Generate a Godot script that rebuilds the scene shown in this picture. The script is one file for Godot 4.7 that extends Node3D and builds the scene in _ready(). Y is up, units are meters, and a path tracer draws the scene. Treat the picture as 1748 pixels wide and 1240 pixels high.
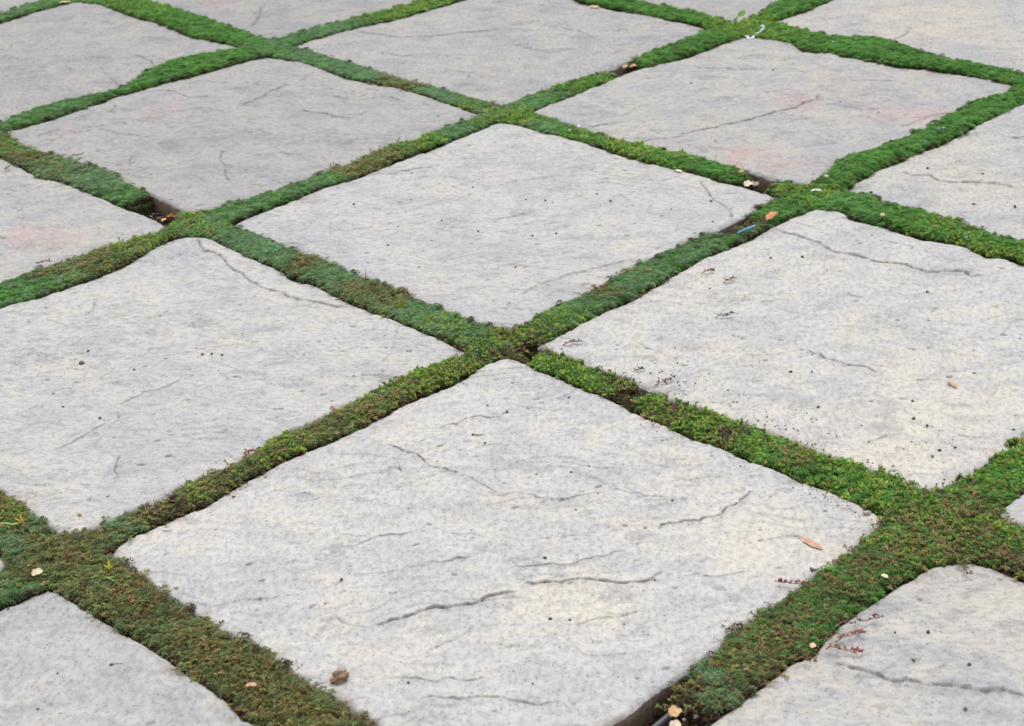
extends Node3D
# A terrace of square cast stones with creeping thyme growing in the joints.

const PITCH := 0.66
const GRID_TURN := 43.7563737
const CELL := 0.005
const MASK_X0 := -2.1
const MASK_Z0 := -2.9
const MASK_W := 840
const MASK_H := 880

# outlines of the paving stones in millimetres on the ground: cell of the grid, then the four edges
var outlines := {
	"A": [[0, 0],
		[8,-39,36,-61,64,-96,126,-153,200,-234,351,-369,431,-456],
		[431,-456,401,-499,274,-617,150,-753,84,-811,50,-847,16,-874],
		[16,-874,2,-873,-27,-846,-70,-802,-131,-747,-235,-637,-291,-593,-394,-495,-413,-461],
		[-413,-461,-357,-410,-311,-356,-267,-318,-212,-252,-169,-214,-40,-70,-10,-56,8,-39]],
	"B": [[-1, -1],
		[-19,870,182,685,228,635,288,585,397,474],
		[397,474,392,455,367,424,241,294,216,272,127,164,24,58,6,44],
		[6,44,-12,47,-27,57,-53,88,-128,150,-184,210,-280,291,-341,362,-371,383,-419,429,-430,452],
		[-430,452,-354,538,-287,607,-258,630,-171,722,-19,870]],
	"C": [[-1, 0],
		[-481,413,-457,403,-419,369,-398,356,-353,302,-336,294,-311,269,-286,239,-269,211,-228,181,-123,74,-41,19],
		[-41,19,-89,-39,-113,-59,-231,-184,-259,-223,-300,-257,-316,-284,-356,-321,-429,-401,-460,-423],
		[-460,-423,-496,-417,-519,-388,-549,-335,-571,-306,-653,-230,-701,-195,-887,-19],
		[-887,-19,-578,316,-549,343,-494,406,-481,413]],
	"D": [[0, -1],
		[455,421,508,389,887,19],
		[887,19,729,-174,709,-193,687,-200,655,-251,617,-275,564,-329,535,-351,515,-386,479,-403],
		[479,-403,451,-388,406,-350,242,-194,176,-118,138,-87,44,12],
		[44,12,61,34,86,53,110,81,149,114,203,178,225,194,285,250,329,297,417,377,455,421]],
	"E": [[0, 1],
		[-483,-521,-452,-525,-432,-544,-345,-611,-239,-712,-210,-753,-177,-788,-132,-811,-92,-860,-41,-902,-23,-924],
		[-23,-924,-112,-1031,-178,-1101,-291,-1199,-339,-1256,-401,-1317,-444,-1352],
		[-444,-1352,-471,-1345,-559,-1267,-622,-1218,-700,-1148,-809,-1026,-885,-967],
		[-885,-967,-842,-899,-788,-845,-658,-737,-592,-651,-483,-521]],
	"F": [[1, 1],
		[17,-963,70,-1018,213,-1139,275,-1199,445,-1376],
		[445,-1376,418,-1428,362,-1469,285,-1546,195,-1642,40,-1820],
		[40,-1820,-62,-1692,-195,-1573,-310,-1494,-389,-1424,-400,-1409],
		[-400,-1409,-254,-1253,-188,-1171,-102,-1088,17,-963]],
	"G": [[1, 0],
		[491,-499,518,-536,557,-599,681,-687,832,-841,903,-891,932,-923],
		[932,-923,879,-990,813,-1051,703,-1121,649,-1175,602,-1199,585,-1253,548,-1279,517,-1309],
		[517,-1309,458,-1284,403,-1230,347,-1186,261,-1127,147,-999,105,-965,68,-919],
		[68,-919,122,-857,167,-798,226,-739,281,-687,324,-656,393,-581,419,-558,452,-522,491,-499]],
	"H": [[0, 2],
		[-912,-1000,-827,-1110,-713,-1175,-665,-1312,-596,-1371,-504,-1415],
		[-504,-1415,-547,-1464,-613,-1515,-681,-1601,-853,-1797,-915,-1843],
		[-915,-1843,-985,-1803,-1069,-1719,-1323,-1429],
		[-1323,-1429,-912,-1000]],
	"I": [[-1, 1],
		[-932,-67,-722,-281,-612,-380,-569,-413,-519,-443,-505,-462],
		[-505,-462,-533,-497,-692,-666,-760,-716,-803,-772,-854,-829,-914,-907],
		[-914,-907,-1343,-496],
		[-1343,-496,-932,-67]],
	"J": [[1, -1],
		[934,-26,1363,-437],
		[1363,-437,952,-866],
		[952,-866,856,-772,812,-737,723,-652,613,-559,561,-507,535,-473],
		[535,-473,569,-441,596,-403,670,-333,716,-262,746,-235,934,-26]],
	"K": [[1, 2],
		[-447,-1467,-423,-1480,-361,-1542,-315,-1574,-146,-1708,-6,-1867],
		[-6,-1867,-417,-2296],
		[-417,-2296,-846,-1886],
		[-846,-1886,-767,-1829,-658,-1707,-563,-1593,-493,-1501,-447,-1467]],
	"L": [[2, 0],
		[954,-960,1383,-1370],
		[1383,-1370,973,-1799],
		[973,-1799,718,-1540,570,-1404],
		[570,-1404,669,-1282,750,-1251,795,-1188,850,-1099,912,-1044,963,-989,954,-960]],
	"T": [[2, 1],
		[494,-1405,531,-1428,618,-1560,927,-1847],
		[927,-1847,516,-2276],
		[516,-2276,87,-1865],
		[87,-1865,386,-1540,424,-1510,494,-1405]],
	"M": [[-2, -1],
		[-496,1343,-67,932],
		[-67,932,-230,758,-252,741,-278,707,-468,518,-481,510],
		[-481,510,-524,541,-907,914],
		[-907,914,-496,1343]],
	"N": [[-1, -2],
		[437,1363,866,952],
		[866,952,497,572,482,560,461,554],
		[461,554,436,553,411,566,381,588,298,664,283,686,256,704,164,790,26,934],
		[26,934,437,1363]],
	"O": [[-2, 0],
		[-952,866,-529,464],
		[-529,464,-934,26],
		[-934,26,-1363,437],
		[-1363,437,-952,866]],
	"R": [[0, -2],
		[914,907,1343,496],
		[1343,496,932,67],
		[932,67,517,464],
		[517,464,518,481,536,493,914,907]],
	"Z": [[0, 3],
		[-1368,-1477,-1085,-1783,-1007,-1876,-939,-1888],
		[-939,-1888,-1350,-2317],
		[-1350,-2317,-1779,-1906],
		[-1779,-1906,-1368,-1477]],
	"Q": [[2, -1],
		[1411,-483,1840,-894],
		[1840,-894,1429,-1323],
		[1429,-1323,959,-902],
		[959,-902,1411,-483]],
}
# crevices of the stones: ledge height in 0.1 mm, width in 0.1 mm, dirt with painted ledge shadow in percent, then the line in millimetres
var crevices := {
	"B": [[15,12,60,-16,373,7,366,30,378,51,384],
		[15,11,50,-53,321,-35,340,-12,366],
		[12,11,45,-186,579,-161,603,-143,603],
		[25,14,90,-144,258,-136,254,-126,262,-104,277,-90,301,-72,309,-53,321],
		[15,12,80,-105,249,-96,239],
		[10,12,70,-126,288,-125,297,-122,311],
		[20,13,85,-84,216,-73,209,-53,199,-38,188,-19,193,-7,194,1,179,9,172],
		[15,12,80,63,157,73,154,80,144],
		[20,14,70,32,390,51,384,68,382,98,373],
		[20,12,80,-177,465,-160,455,-135,444,-118,443,-108,436],
		[20,14,85,-88,508,-69,504,-44,499],
		[20,12,70,0,516,15,520,32,519,53,520,95,514,122,499],
		[35,16,85,8,547,31,547,58,547,98,557,112,562,133,560,144,550,159,544],
		[45,17,95,-143,603,-114,596,-99,589,-87,582,-64,582,-44,578,-30,570,-11,563,9,560],
		[35,14,85,155,464,169,452,184,450,201,450,230,432,247,415,263,397,271,396],
		[20,13,70,-125,698,-100,699,-75,706,-67,698,-40,705,-27,699],
		[25,13,65,-93,731,-61,731,-33,732,-9,738,23,749,43,745],
		[20,13,40,170,552,203,555,239,548],
		[15,15,45,44,620,70,621,110,616,124,608]],
	"C": [[40,16,80,-460,-421,-446,-379,-438,-355,-419,-349,-401,-320,-388,-289,-367,-261,-347,-236,-319,-213,-296,-186,-260,-164,-228,-147,-196,-149],
		[15,14,30,-155,88,-150,20,-144,-15,-136,-82],
		[15,14,50,-571,-153,-569,-214],
		[20,14,70,-539,218,-525,204,-511,190,-493,167,-485,159],
		[15,12,60,-480,116,-455,81,-431,76,-408,56],
		[20,16,70,-481,178,-475,159,-479,133],
		[25,14,75,-448,296,-456,264,-455,240]],
	"D": [[45,18,80,405,-346,421,-319,456,-279,478,-242,504,-224,523,-207,548,-190,568,-177,591,-154,630,-153,647,-133,679,-129],
		[30,13,80,381,66,403,87,432,109,450,119,462,135],
		[25,15,80,312,-85,332,-112],
		[15,12,70,468,-101,487,-86],
		[20,14,75,416,304,433,292,448,289],
		[15,12,70,517,294,549,311],
		[15,12,60,502,154,520,152],
		[30,16,80,297,7,309,26]],
	"A": [[20,14,70,-192,-663,-165,-654,-133,-668,-102,-675],
		[15,12,35,-151,-522,-55,-534,20,-590,109,-601],
		[25,14,70,321,-552,330,-497,341,-453,355,-418,351,-376],
		[20,14,55,19,-147,60,-183,118,-218,163,-239,201,-249],
		[20,14,60,4,-104,8,-122,13,-129],
		[15,14,70,229,-423,263,-419]],
	"E": [[25,16,60,-814,-919,-785,-955,-744,-936,-711,-959],
		[20,16,55,-305,-1083,-248,-1040,-195,-1048,-150,-997],
		[20,16,55,-412,-769,-364,-790,-322,-764],
		[30,16,70,-657,-1166,-605,-1154,-572,-1110,-525,-1102],
		[30,18,85,-461,-1044,-436,-1088,-417,-1126,-390,-1161],
		[30,18,85,-353,-1010,-314,-980,-283,-953,-245,-943],
		[30,18,75,-437,-650,-449,-709,-467,-760,-465,-811],
		[20,16,60,-615,-745,-621,-783,-607,-807],
		[20,16,60,-711,-959,-676,-929,-620,-898],
		[20,16,50,-704,-1046,-705,-1090],
		[20,18,60,-584,-1201,-553,-1221,-503,-1187]],
	"F": [[20,16,55,-230,-1350,-170,-1300,-113,-1310,-43,-1258],
		[20,16,50,39,-1343,107,-1294,171,-1299],
		[30,17,80,-285,-1498,-203,-1453,-128,-1431,-57,-1447,34,-1439,76,-1461],
		[20,16,60,147,-1448,182,-1420,211,-1365],
		[20,16,50,74,-1656,111,-1611,193,-1573]],
	"G": [[50,19,95,302,-759,338,-775,393,-799,441,-816,468,-833,504,-862,532,-874,551,-909,575,-919,588,-950],
		[30,17,75,250,-753,288,-750,323,-756],
		[25,17,75,159,-824,200,-839,231,-849],
		[20,14,70,380,-1129,451,-1109,539,-1098],
		[20,14,65,650,-1004,701,-995,745,-999],
		[20,15,60,683,-742,740,-790,789,-810]],
	"J": [[35,18,80,633,-545,653,-522,683,-522,692,-498,760,-478,800,-452],
		[30,17,85,847,-681,857,-665,883,-670]],
	"N": [[36,26,90,292,699,303,708,320,720,339,734,358,736,376,746,390,749,401,750,409,755,432,759,453,765,476,778]],
	"K": [[30,18,70,-504,-1569,-496,-1644,-498,-1743]],
	"H": [[25,18,70,-722,-1409,-680,-1354,-656,-1303],
		[20,18,60,-848,-1355,-831,-1317],
		[20,18,60,-744,-1257,-713,-1201],
		[25,18,60,-808,-1404,-734,-1383]],
	"L": [[20,16,60,774,-1231,812,-1272,834,-1317]],
}
# stains: stone, x, z, radius in millimetres, tint (0 pink, 1 blue grey, 2 cream, 3 brown), strength in percent
var stains := [
	["G", 408, -654, 52, 0, 62], ["G", 450, -586, 46, 0, 52], ["G", 502, -591, 40, 0, 35], ["G", 761, -805, 50, 0, 50],
	["G", 691, -807, 60, 0, 50], ["G", 527, -907, 48, 0, 60], ["G", 641, -961, 60, 0, 25], ["G", 622, -914, 60, 1, 60],
	["I", -717, -467, 60, 0, 50], ["I", -669, -433, 40, 0, 30], ["E", -601, -1056, 50, 0, 35], ["K", -622, -1781, 50, 0, 80],
	["E", -767, -943, 45, 0, 30], ["C", -641, -16, 42, 1, 100], ["C", -470, -92, 38, 1, 60], ["C", -471, -362, 60, 1, 60],
	["C", -475, 148, 30, 1, 60], ["D", 454, 59, 55, 1, 70], ["D", 547, 45, 40, 1, 70], ["D", 443, 215, 45, 1, 80],
	["D", 517, 171, 35, 1, 60], ["D", 524, -19, 50, 1, 40], ["B", 76, 244, 22, 1, 90], ["B", 141, 398, 45, 1, 50],
	["B", 42, 543, 45, 1, 70], ["B", -67, 694, 60, 1, 50], ["B", 73, 572, 60, 2, 70], ["B", -112, 672, 50, 2, 50],
	["B", 242, 501, 80, 2, 60], ["D", 401, 254, 140, 2, 60], ["D", 488, 318, 110, 2, 60], ["D", 254, 273, 30, 3, 60],
	["D", 322, 294, 30, 3, 50], ["D", 206, 151, 25, 3, 50], ["B", 167, 185, 18, 3, 60], ["B", 195, 253, 14, 3, 45],
	["B", 378, 434, 26, 3, 50], ["C", -548, 330, 30, 3, 40], ["N", 422, 567, 22, 3, 70], ["N", 305, 680, 22, 3, 50],
	["N", 343, 737, 40, 1, 70], ["N", 311, 708, 30, 1, 70], ["N", 455, 575, 45, 1, 60], ["G", 725, -1106, 30, 3, 60],
	["G", 806, -1030, 25, 3, 60], ["A", 119, -172, 14, 3, 60], ["I", -681, -324, 20, 3, 40], ["A", 11, -81, 30, 1, 40],
	["E", -713, -1047, 70, 1, 70], ["E", -570, -959, 70, 1, 50], ["H", -813, -1393, 90, 1, 60], ["H", -933, -1454, 70, 1, 60],
	["M", -485, 552, 60, 1, 50], ["M", -381, 668, 60, 1, 40], ["A", -229, -541, 80, 1, 40], ["G", 622, -1142, 18, 1, 90],
	["G", 486, -1282, 14, 1, 90], ["N", 462, 656, 130, 2, 60], ["L", 890, -1332, 130, 2, 70], ["J", 734, -505, 120, 2, 40],
	["I", -706, -608, 60, 1, 50],
]
# what grows where in the joints: x, z in millimetres, shares of blue green, deep green, olive, yellow green, bare; height in millimetres
var growth := [
	[-673,-1645,0,10,0,0,0,10], [-529,-1499,0,10,0,0,0,10], [-754,-1754,0,8,0,2,0,8], [-1050,-1748,6,4,0,0,0,6],
	[-447,-1409,6,4,0,0,0,4], [-491,-1376,0,10,0,0,0,8], [-589,-1314,0,10,0,0,0,12], [-705,-1185,1,9,0,0,0,12],
	[-806,-1079,5,5,0,0,0,10], [-883,-993,4,6,0,0,0,8], [-359,-1345,10,0,0,0,0,2], [-246,-1199,10,0,0,0,0,2],
	[-170,-1124,3,0,7,0,0,4], [-108,-1051,10,0,0,0,0,2], [9,-942,7,0,1,2,0,2], [44,-894,0,4,0,6,0,5],
	[-334,-1494,8,2,0,0,0,4], [-193,-1623,0,7,0,3,0,5], [94,-967,6,4,0,0,0,4], [173,-1056,0,8,0,2,0,5],
	[251,-1151,0,0,1,0,9,0], [228,-1136,0,0,0,0,10,0], [266,-1159,0,0,1,0,9,0], [209,-1103,1,8,0,1,0,4],
	[287,-1178,0,10,0,0,0,10], [317,-1196,0,10,0,0,0,14], [421,-1314,0,10,0,0,0,12], [506,-1382,0,5,0,5,0,8],
	[613,-1492,0,10,0,0,0,14], [269,-1604,0,10,0,0,0,8], [379,-1461,0,10,0,0,0,10], [585,-1325,0,8,0,2,0,10],
	[635,-1216,0,10,0,0,0,14], [735,-1152,0,10,0,0,0,16], [822,-1053,0,10,0,0,0,14], [904,-958,0,10,0,0,0,10],
	[854,-812,0,10,0,0,0,12], [735,-696,0,10,0,0,0,14], [615,-588,0,10,0,0,0,14], [527,-522,0,10,0,0,0,10],
	[489,-464,0,7,0,3,0,6], [89,-841,6,4,0,0,0,3], [156,-785,0,7,1,2,0,5], [232,-729,0,3,1,6,0,8],
	[293,-663,0,8,0,2,0,10], [356,-586,0,10,0,0,0,10], [416,-530,0,0,0,0,10,0], [401,-545,0,0,0,0,10,0],
	[402,-517,0,0,0,0,10,0], [386,-555,0,10,0,0,0,9], [448,-490,0,5,0,5,0,4], [532,-410,1,9,0,0,0,10],
	[598,-349,0,10,0,0,0,12], [658,-312,0,7,0,3,0,10], [707,-240,0,10,0,0,0,12], [679,-212,0,0,0,10,0,5],
	[423,-390,1,9,0,0,0,3], [358,-355,0,0,2,1,7,0], [340,-346,0,0,1,0,9,0], [325,-332,1,2,0,0,7,0],
	[366,-335,5,3,2,0,0,2], [324,-306,5,5,0,0,0,3], [248,-237,6,4,0,0,0,5], [167,-166,7,3,0,0,0,4],
	[139,-165,2,0,8,0,0,2], [99,-107,8,2,0,0,0,3], [77,-76,3,1,0,6,0,4], [37,-41,2,0,3,5,0,4],
	[-74,-835,7,3,0,0,0,3], [-124,-798,0,5,0,5,0,4], [-181,-726,3,0,7,0,0,4], [-238,-687,3,0,7,0,0,4],
	[-291,-622,6,4,0,0,0,4], [-369,-548,4,6,0,0,0,4], [-427,-494,7,3,0,0,0,4], [-470,-476,7,0,0,3,0,4],
	[-482,-431,6,0,2,2,0,4], [-853,-909,0,6,4,0,0,6], [-793,-826,5,0,5,0,0,5], [-718,-757,7,0,3,0,0,6],
	[-644,-677,10,0,0,0,0,8], [-587,-604,3,7,0,0,0,4], [-530,-538,0,0,0,0,10,0], [-562,-580,0,0,0,0,10,0],
	[-544,-552,0,0,0,0,10,0], [-512,-516,0,0,0,0,10,0], [-503,-529,0,0,0,0,10,0], [-521,-539,0,0,0,0,10,0],
	[-511,-494,0,0,0,0,10,0], [-491,-508,3,3,0,4,0,6], [-496,-465,4,0,1,5,0,6], [-511,-446,2,0,3,5,0,6],
	[-550,-413,1,0,6,3,0,6], [-610,-358,4,0,6,0,0,6], [-646,-320,5,0,5,0,0,6], [-684,-262,4,6,0,0,0,4],
	[-705,-245,2,8,0,0,0,4], [-396,-385,10,0,0,0,0,3], [-328,-322,10,0,0,0,0,3], [-283,-294,4,0,6,0,0,4],
	[-246,-258,9,1,0,0,0,4], [-184,-190,5,0,5,0,0,4], [-153,-147,5,0,5,0,0,4], [-108,-113,9,1,0,0,0,4],
	[-76,-82,7,0,0,3,0,5], [-44,-33,7,1,0,2,0,5], [-14,-4,4,0,1,5,0,6], [9,-18,0,0,4,4,2,5],
	[27,27,0,0,0,0,10,0], [35,38,0,0,1,1,8,0], [16,35,0,0,4,2,4,2], [9,-52,0,2,2,4,2,3],
	[-67,66,0,0,3,7,0,6], [-103,102,0,0,6,4,0,5], [-152,142,1,0,8,1,0,5], [-212,210,3,0,7,0,0,5],
	[-263,260,1,0,6,3,0,5], [-312,315,3,0,7,0,0,5], [-353,349,2,0,7,1,0,5], [-392,376,0,0,9,0,1,4],
	[-421,410,7,0,3,0,0,4], [-456,430,2,0,8,0,0,5], [53,50,0,3,0,7,0,5], [91,96,0,5,0,5,0,6],
	[122,119,0,4,0,6,0,7], [142,129,0,0,5,2,3,4], [159,154,0,0,2,0,8,0], [181,186,0,2,2,6,0,5],
	[197,206,0,0,5,3,2,2], [212,226,0,0,2,5,3,3], [234,246,0,0,1,9,0,7], [252,276,0,0,3,2,5,1],
	[272,289,0,6,0,4,0,6], [299,332,0,9,0,1,0,6], [326,330,0,1,5,4,0,6], [291,300,0,2,3,5,0,6],
	[311,360,0,6,3,1,0,4], [344,375,0,6,0,4,0,8], [384,404,0,4,0,6,0,8], [411,425,0,4,1,5,0,9],
	[-549,355,0,0,8,2,0,8], [-521,394,6,0,4,0,0,5], [-539,428,7,0,3,0,0,5], [-482,456,1,0,9,0,0,7],
	[-505,492,2,0,8,0,0,6], [-511,519,8,2,0,0,0,5], [-432,488,1,0,9,0,0,7], [-437,525,4,0,6,0,0,5],
	[-389,561,0,0,10,0,0,7], [-397,580,6,0,4,0,0,4], [-357,608,5,0,5,0,0,4], [-313,636,0,0,10,0,0,7],
	[-269,668,1,0,9,0,0,7], [-221,708,0,0,10,0,0,7], [-174,742,1,0,9,0,0,7], [452,465,0,1,6,3,0,12],
	[489,445,0,3,7,0,0,10], [532,400,0,7,0,3,0,8], [566,359,0,4,0,6,0,8], [498,503,0,0,9,1,0,10],
	[519,516,0,6,0,4,0,8], [511,554,0,0,9,0,1,6], [406,506,0,3,6,1,0,10], [353,555,0,4,6,0,0,9],
	[324,614,0,4,6,0,0,8], [285,640,0,3,7,0,0,8], [234,674,0,2,8,0,0,7], [200,699,1,1,8,0,0,6],
	[176,719,10,0,0,0,0,3], [180,745,5,0,5,0,0,3], [151,739,0,0,8,0,2,2], [129,769,0,0,2,0,8,0],
	[153,727,0,0,0,0,10,0], [138,742,0,0,0,0,10,0], [120,758,0,0,0,0,10,0], [102,775,0,0,1,0,9,0],
	[88,792,0,0,0,0,10,0], [120,787,0,0,2,0,8,0], [167,723,2,0,6,0,2,3], [-386,359,0,0,0,0,10,0],
	[163,774,1,0,2,0,7,0], [135,812,0,0,2,0,8,0],
]

var rng := RandomNumberGenerator.new()
var used_names := {}
var along_i := Vector2.ZERO
var along_j := Vector2.ZERO
var inside := PackedFloat32Array()      # signed distance to the nearest stone edge: positive in the joints, negative on the stones
var tops := []                          # heights of the stones, to rest things on
var shores := []                        # one ring of points per stone
var eye := Vector3(0.0106, 0.9943, 2.0103)
var eye_basis := Basis()
var n_low := noise(5.0, 11)
var n_mid := noise(23.0, 12)
var n_fine := noise(75.0, 13)
var n_grain := noise(210.0, 14)
var n_layer := noise(3.2, 15)
var n_edge := noise(60.0, 16)
var n_clump := noise(38.0, 17)
var n_clump2 := noise(55.0, 18)
var n_tone := noise(9.0, 19)

func _ready():
	rng.seed = 4711
	# ---- camera
	var cam := Camera3D.new()
	cam.name = "camera"
	cam.fov = 23.7731
	cam.near = 0.05
	cam.far = 200.0
	cam.rotation_order = EULER_ORDER_YXZ
	cam.position = eye
	cam.rotation_degrees = Vector3(-26.9904, 0.0, -2.9625)
	eye_basis = cam.basis
	var optics := CameraAttributesPhysical.new()
	optics.frustum_focal_length = 57.0
	optics.frustum_focus_distance = 2.12
	optics.frustum_near = 0.05
	optics.frustum_far = 200.0
	optics.exposure_aperture = 11.0
	cam.attributes = optics
	add_child(cam)
	cam.fov = 23.7731
	# ---- sky and light: a bright overcast day
	var around := WorldEnvironment.new()
	around.name = "environment"
	var env := Environment.new()
	env.background_mode = Environment.BG_SKY
	var sky_look := ProceduralSkyMaterial.new()
	sky_look.sky_top_color = Color(0.858, 0.867, 0.888)
	sky_look.sky_horizon_color = Color(0.80, 0.805, 0.82)
	sky_look.sky_curve = 0.2
	sky_look.ground_horizon_color = Color(0.5, 0.5, 0.48)
	sky_look.ground_bottom_color = Color(0.3, 0.3, 0.28)
	sky_look.sun_angle_max = 0.0
	var sky := Sky.new()
	sky.sky_material = sky_look
	env.sky = sky
	env.tonemap_mode = Environment.TONE_MAPPER_LINEAR
	env.tonemap_exposure = 2.1
	env.sdfgi_enabled = true
	env.ssao_enabled = true
	env.ssil_enabled = true
	around.environment = env
	add_child(around)
	var sun := DirectionalLight3D.new()
	sun.name = "sun"
	sun.light_color = Color(1.0, 0.975, 0.94)
	sun.light_energy = 0.5
	sun.light_angular_distance = 22.0
	sun.shadow_enabled = true
	sun.rotation_degrees = Vector3(-58, 160, 0)
	add_child(sun)
	# ---- the ground
	var a := deg_to_rad(GRID_TURN)
	along_i = Vector2(cos(a), -sin(a)) * PITCH
	along_j = Vector2(-sin(a), -cos(a)) * PITCH
	build_ground()
	# ---- the stones
	build_stones()
	build_mask()
	build_bed()
	# ---- the plants between them
	build_thyme()
	# ---- small things
	build_small_things()

# ---------------------------------------------------------------- helpers
func noise(freq: float, s: int) -> FastNoiseLite:
	var n := FastNoiseLite.new()
	n.noise_type = FastNoiseLite.TYPE_SIMPLEX_SMOOTH
	n.fractal_type = FastNoiseLite.FRACTAL_FBM
	n.fractal_octaves = 3
	n.frequency = freq
	n.seed = s
	return n

func numbered(called: String) -> String:
	if not used_names.has(called):
		used_names[called] = 0
		return called
	used_names[called] += 1
	return "%s_%03d" % [called, used_names[called]]

func tag(o: Node, label := "", category := "", group := "", kind := "") -> void:
	if label: o.set_meta("label", label)
	if category: o.set_meta("category", category)
	if group: o.set_meta("group", group)
	if kind: o.set_meta("kind", kind)

func paint(color: Color, rough := 0.8, spec := 0.4) -> StandardMaterial3D:
	var m := StandardMaterial3D.new()
	m.albedo_color = color.linear_to_srgb()
	m.roughness = rough
	m.metallic_specular = spec
	return m

func base(called: String, at: Vector3, label: String, category: String, group := "") -> Node3D:
	var o := Node3D.new()
	o.name = numbered(called)
	o.position = rest(at)
	tag(o, label, category, group)
	add_child(o, true)
	return o

func put(called: String, mesh: Mesh, mat: Material, parent: Node) -> MeshInstance3D:
	var o := MeshInstance3D.new()
	o.name = numbered(called) if parent == self else called
	o.mesh = mesh
	o.material_override = mat
	parent.add_child(o, true)
	return o

func arrays(v: PackedVector3Array, n: PackedVector3Array, idx: PackedInt32Array, c = null, uv = null) -> ArrayMesh:
	# front faces run clockwise as seen along the normals
	for k in range(0, idx.size(), 3):
		var a := idx[k]
		if (v[idx[k + 1]] - v[a]).cross(v[idx[k + 2]] - v[a]).dot(n[a]) > 0.0:
			var s := idx[k + 1]
			idx[k + 1] = idx[k + 2]
			idx[k + 2] = s
	var ar := []
	ar.resize(Mesh.ARRAY_MAX)
	ar[Mesh.ARRAY_VERTEX] = v
	ar[Mesh.ARRAY_NORMAL] = n
	ar[Mesh.ARRAY_INDEX] = idx
	if c != null: ar[Mesh.ARRAY_COLOR] = c
	if uv != null: ar[Mesh.ARRAY_TEX_UV] = uv
	var m := ArrayMesh.new()
	m.add_surface_from_arrays(Mesh.PRIMITIVE_TRIANGLES, ar)
	return m

func smooth(e0: float, e1: float, x: float) -> float:
	return smoothstep(e0, e1, x)

func rest(p: Vector3) -> Vector3:
	# a spot on a stone is lowered or raised to the stone's own surface there; p.y counts from that surface
	var q := Vector2(p.x, p.z)
	if joint_distance(p.x, p.z) > 0.0 or p.y > 0.0035 or p.y < -0.0005: return p
	for t in tops:
		var ax: Vector2 = t[1]
		var ay: Vector2 = t[2]
		var det := ax.x * ay.y - ax.y * ay.x
		var d: Vector2 = q - t[0]
		var u := (d.x * ay.y - d.y * ay.x) / det
		var v := (ax.x * d.y - ax.y * d.x) / det
		if u < -0.04 or v < -0.04 or u > 1.04 or v > 1.04: continue
		var m: int = t[3]
		var pos: PackedVector2Array = t[4]
		var a := clampi(int(u * m), 0, m - 1)
		var b := clampi(int(v * m), 0, m - 1)
		var near := pos[b * m + a].distance_squared_to(q)
		for tries in m:
			var better := false
			for s in [[1, 0], [-1, 0], [0, 1], [0, -1]]:
				var a2 := clampi(a + s[0], 0, m - 1)
				var b2 := clampi(b + s[1], 0, m - 1)
				var dd := pos[b2 * m + a2].distance_squared_to(q)
				if dd < near:
					near = dd
					a = a2
					b = b2
					better = true
			if not better: break
		if near < 0.0001: return Vector3(p.x, t[5][b * m + a] + p.y, p.z)
	return p

func ground_at(x_mm: float, z_mm: float, y := 0.0) -> Vector3:
	return Vector3(x_mm * 0.001, y, z_mm * 0.001)

# ---------------------------------------------------------------- ground
func build_ground():
	var st := SurfaceTool.new()
	st.begin(Mesh.PRIMITIVE_TRIANGLES)
	var cuts := [-90.0, -30.0, -10.0, -4.0, -2.0, 0.0, 2.0, 4.0, 10.0, 30.0, 90.0]
	for i in cuts.size() - 1:
		for j in cuts.size() - 1:
			var p := [Vector3(cuts[i], -0.062, cuts[j]), Vector3(cuts[i + 1], -0.062, cuts[j]), Vector3(cuts[i + 1], -0.062, cuts[j + 1]), Vector3(cuts[i], -0.062, cuts[j + 1])]
			for k in [0, 1, 2, 0, 2, 3]:
				st.set_normal(Vector3.UP)
				st.add_vertex(p[k])
	var m := StandardMaterial3D.new()
	m.albedo_texture = soil_texture()
	m.uv1_triplanar = true
	m.uv1_world_triplanar = true
	m.uv1_scale = Vector3(2, 2, 2)
	m.roughness = 1.0
	var o := put("ground", st.commit(), m, self)
	tag(o, "dark bare earth under the paving", "", "", "structure")

func soil_texture() -> ImageTexture:
	var n := noise(0.03, 71)
	n.fractal_octaves = 5
	var im := n.get_seamless_image(512, 512)
	var b := im.get_data()
	var out := PackedByteArray()
	out.resize(512 * 512 * 3)
	for i in 512 * 512:
		var v: float = b[i] / 255.0
		out[i * 3] = int(40 + 50 * v)
		out[i * 3 + 1] = int(30 + 38 * v)
		out[i * 3 + 2] = int(22 + 28 * v)
	return ImageTexture.create_from_image(Image.create_from_data(512, 512, false, Image.FORMAT_RGB8, out))

# ---------------------------------------------------------------- stones
func spline(flat: Array) -> PackedVector2Array:
	var p := PackedVector2Array()
	for k in range(0, flat.size(), 2):
		p.append(Vector2(flat[k], flat[k + 1]) * 0.001)
	if p.size() < 3: return p
	var out := PackedVector2Array()
	for k in p.size() - 1:
		var p0 := p[maxi(k - 1, 0)]
		var p3 := p[mini(k + 2, p.size() - 1)]
		var d1 := (p[k + 1] - p0) * 0.5
		var d2 := (p3 - p[k]) * 0.5
		var l := p[k].distance_to(p[k + 1])
		d1 = d1.limit_length(l * 0.9)
		d2 = d2.limit_length(l * 0.9)
		for s in 6:
			var t := s / 6.0
			var t2 := t * t
			var t3 := t2 * t
			out.append(p[k] * (2 * t3 - 3 * t2 + 1) + d1 * (t3 - 2 * t2 + t) + p[k + 1] * (-2 * t3 + 3 * t2) + d2 * (t3 - t2))
	out.append(p[-1])
	return out

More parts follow.
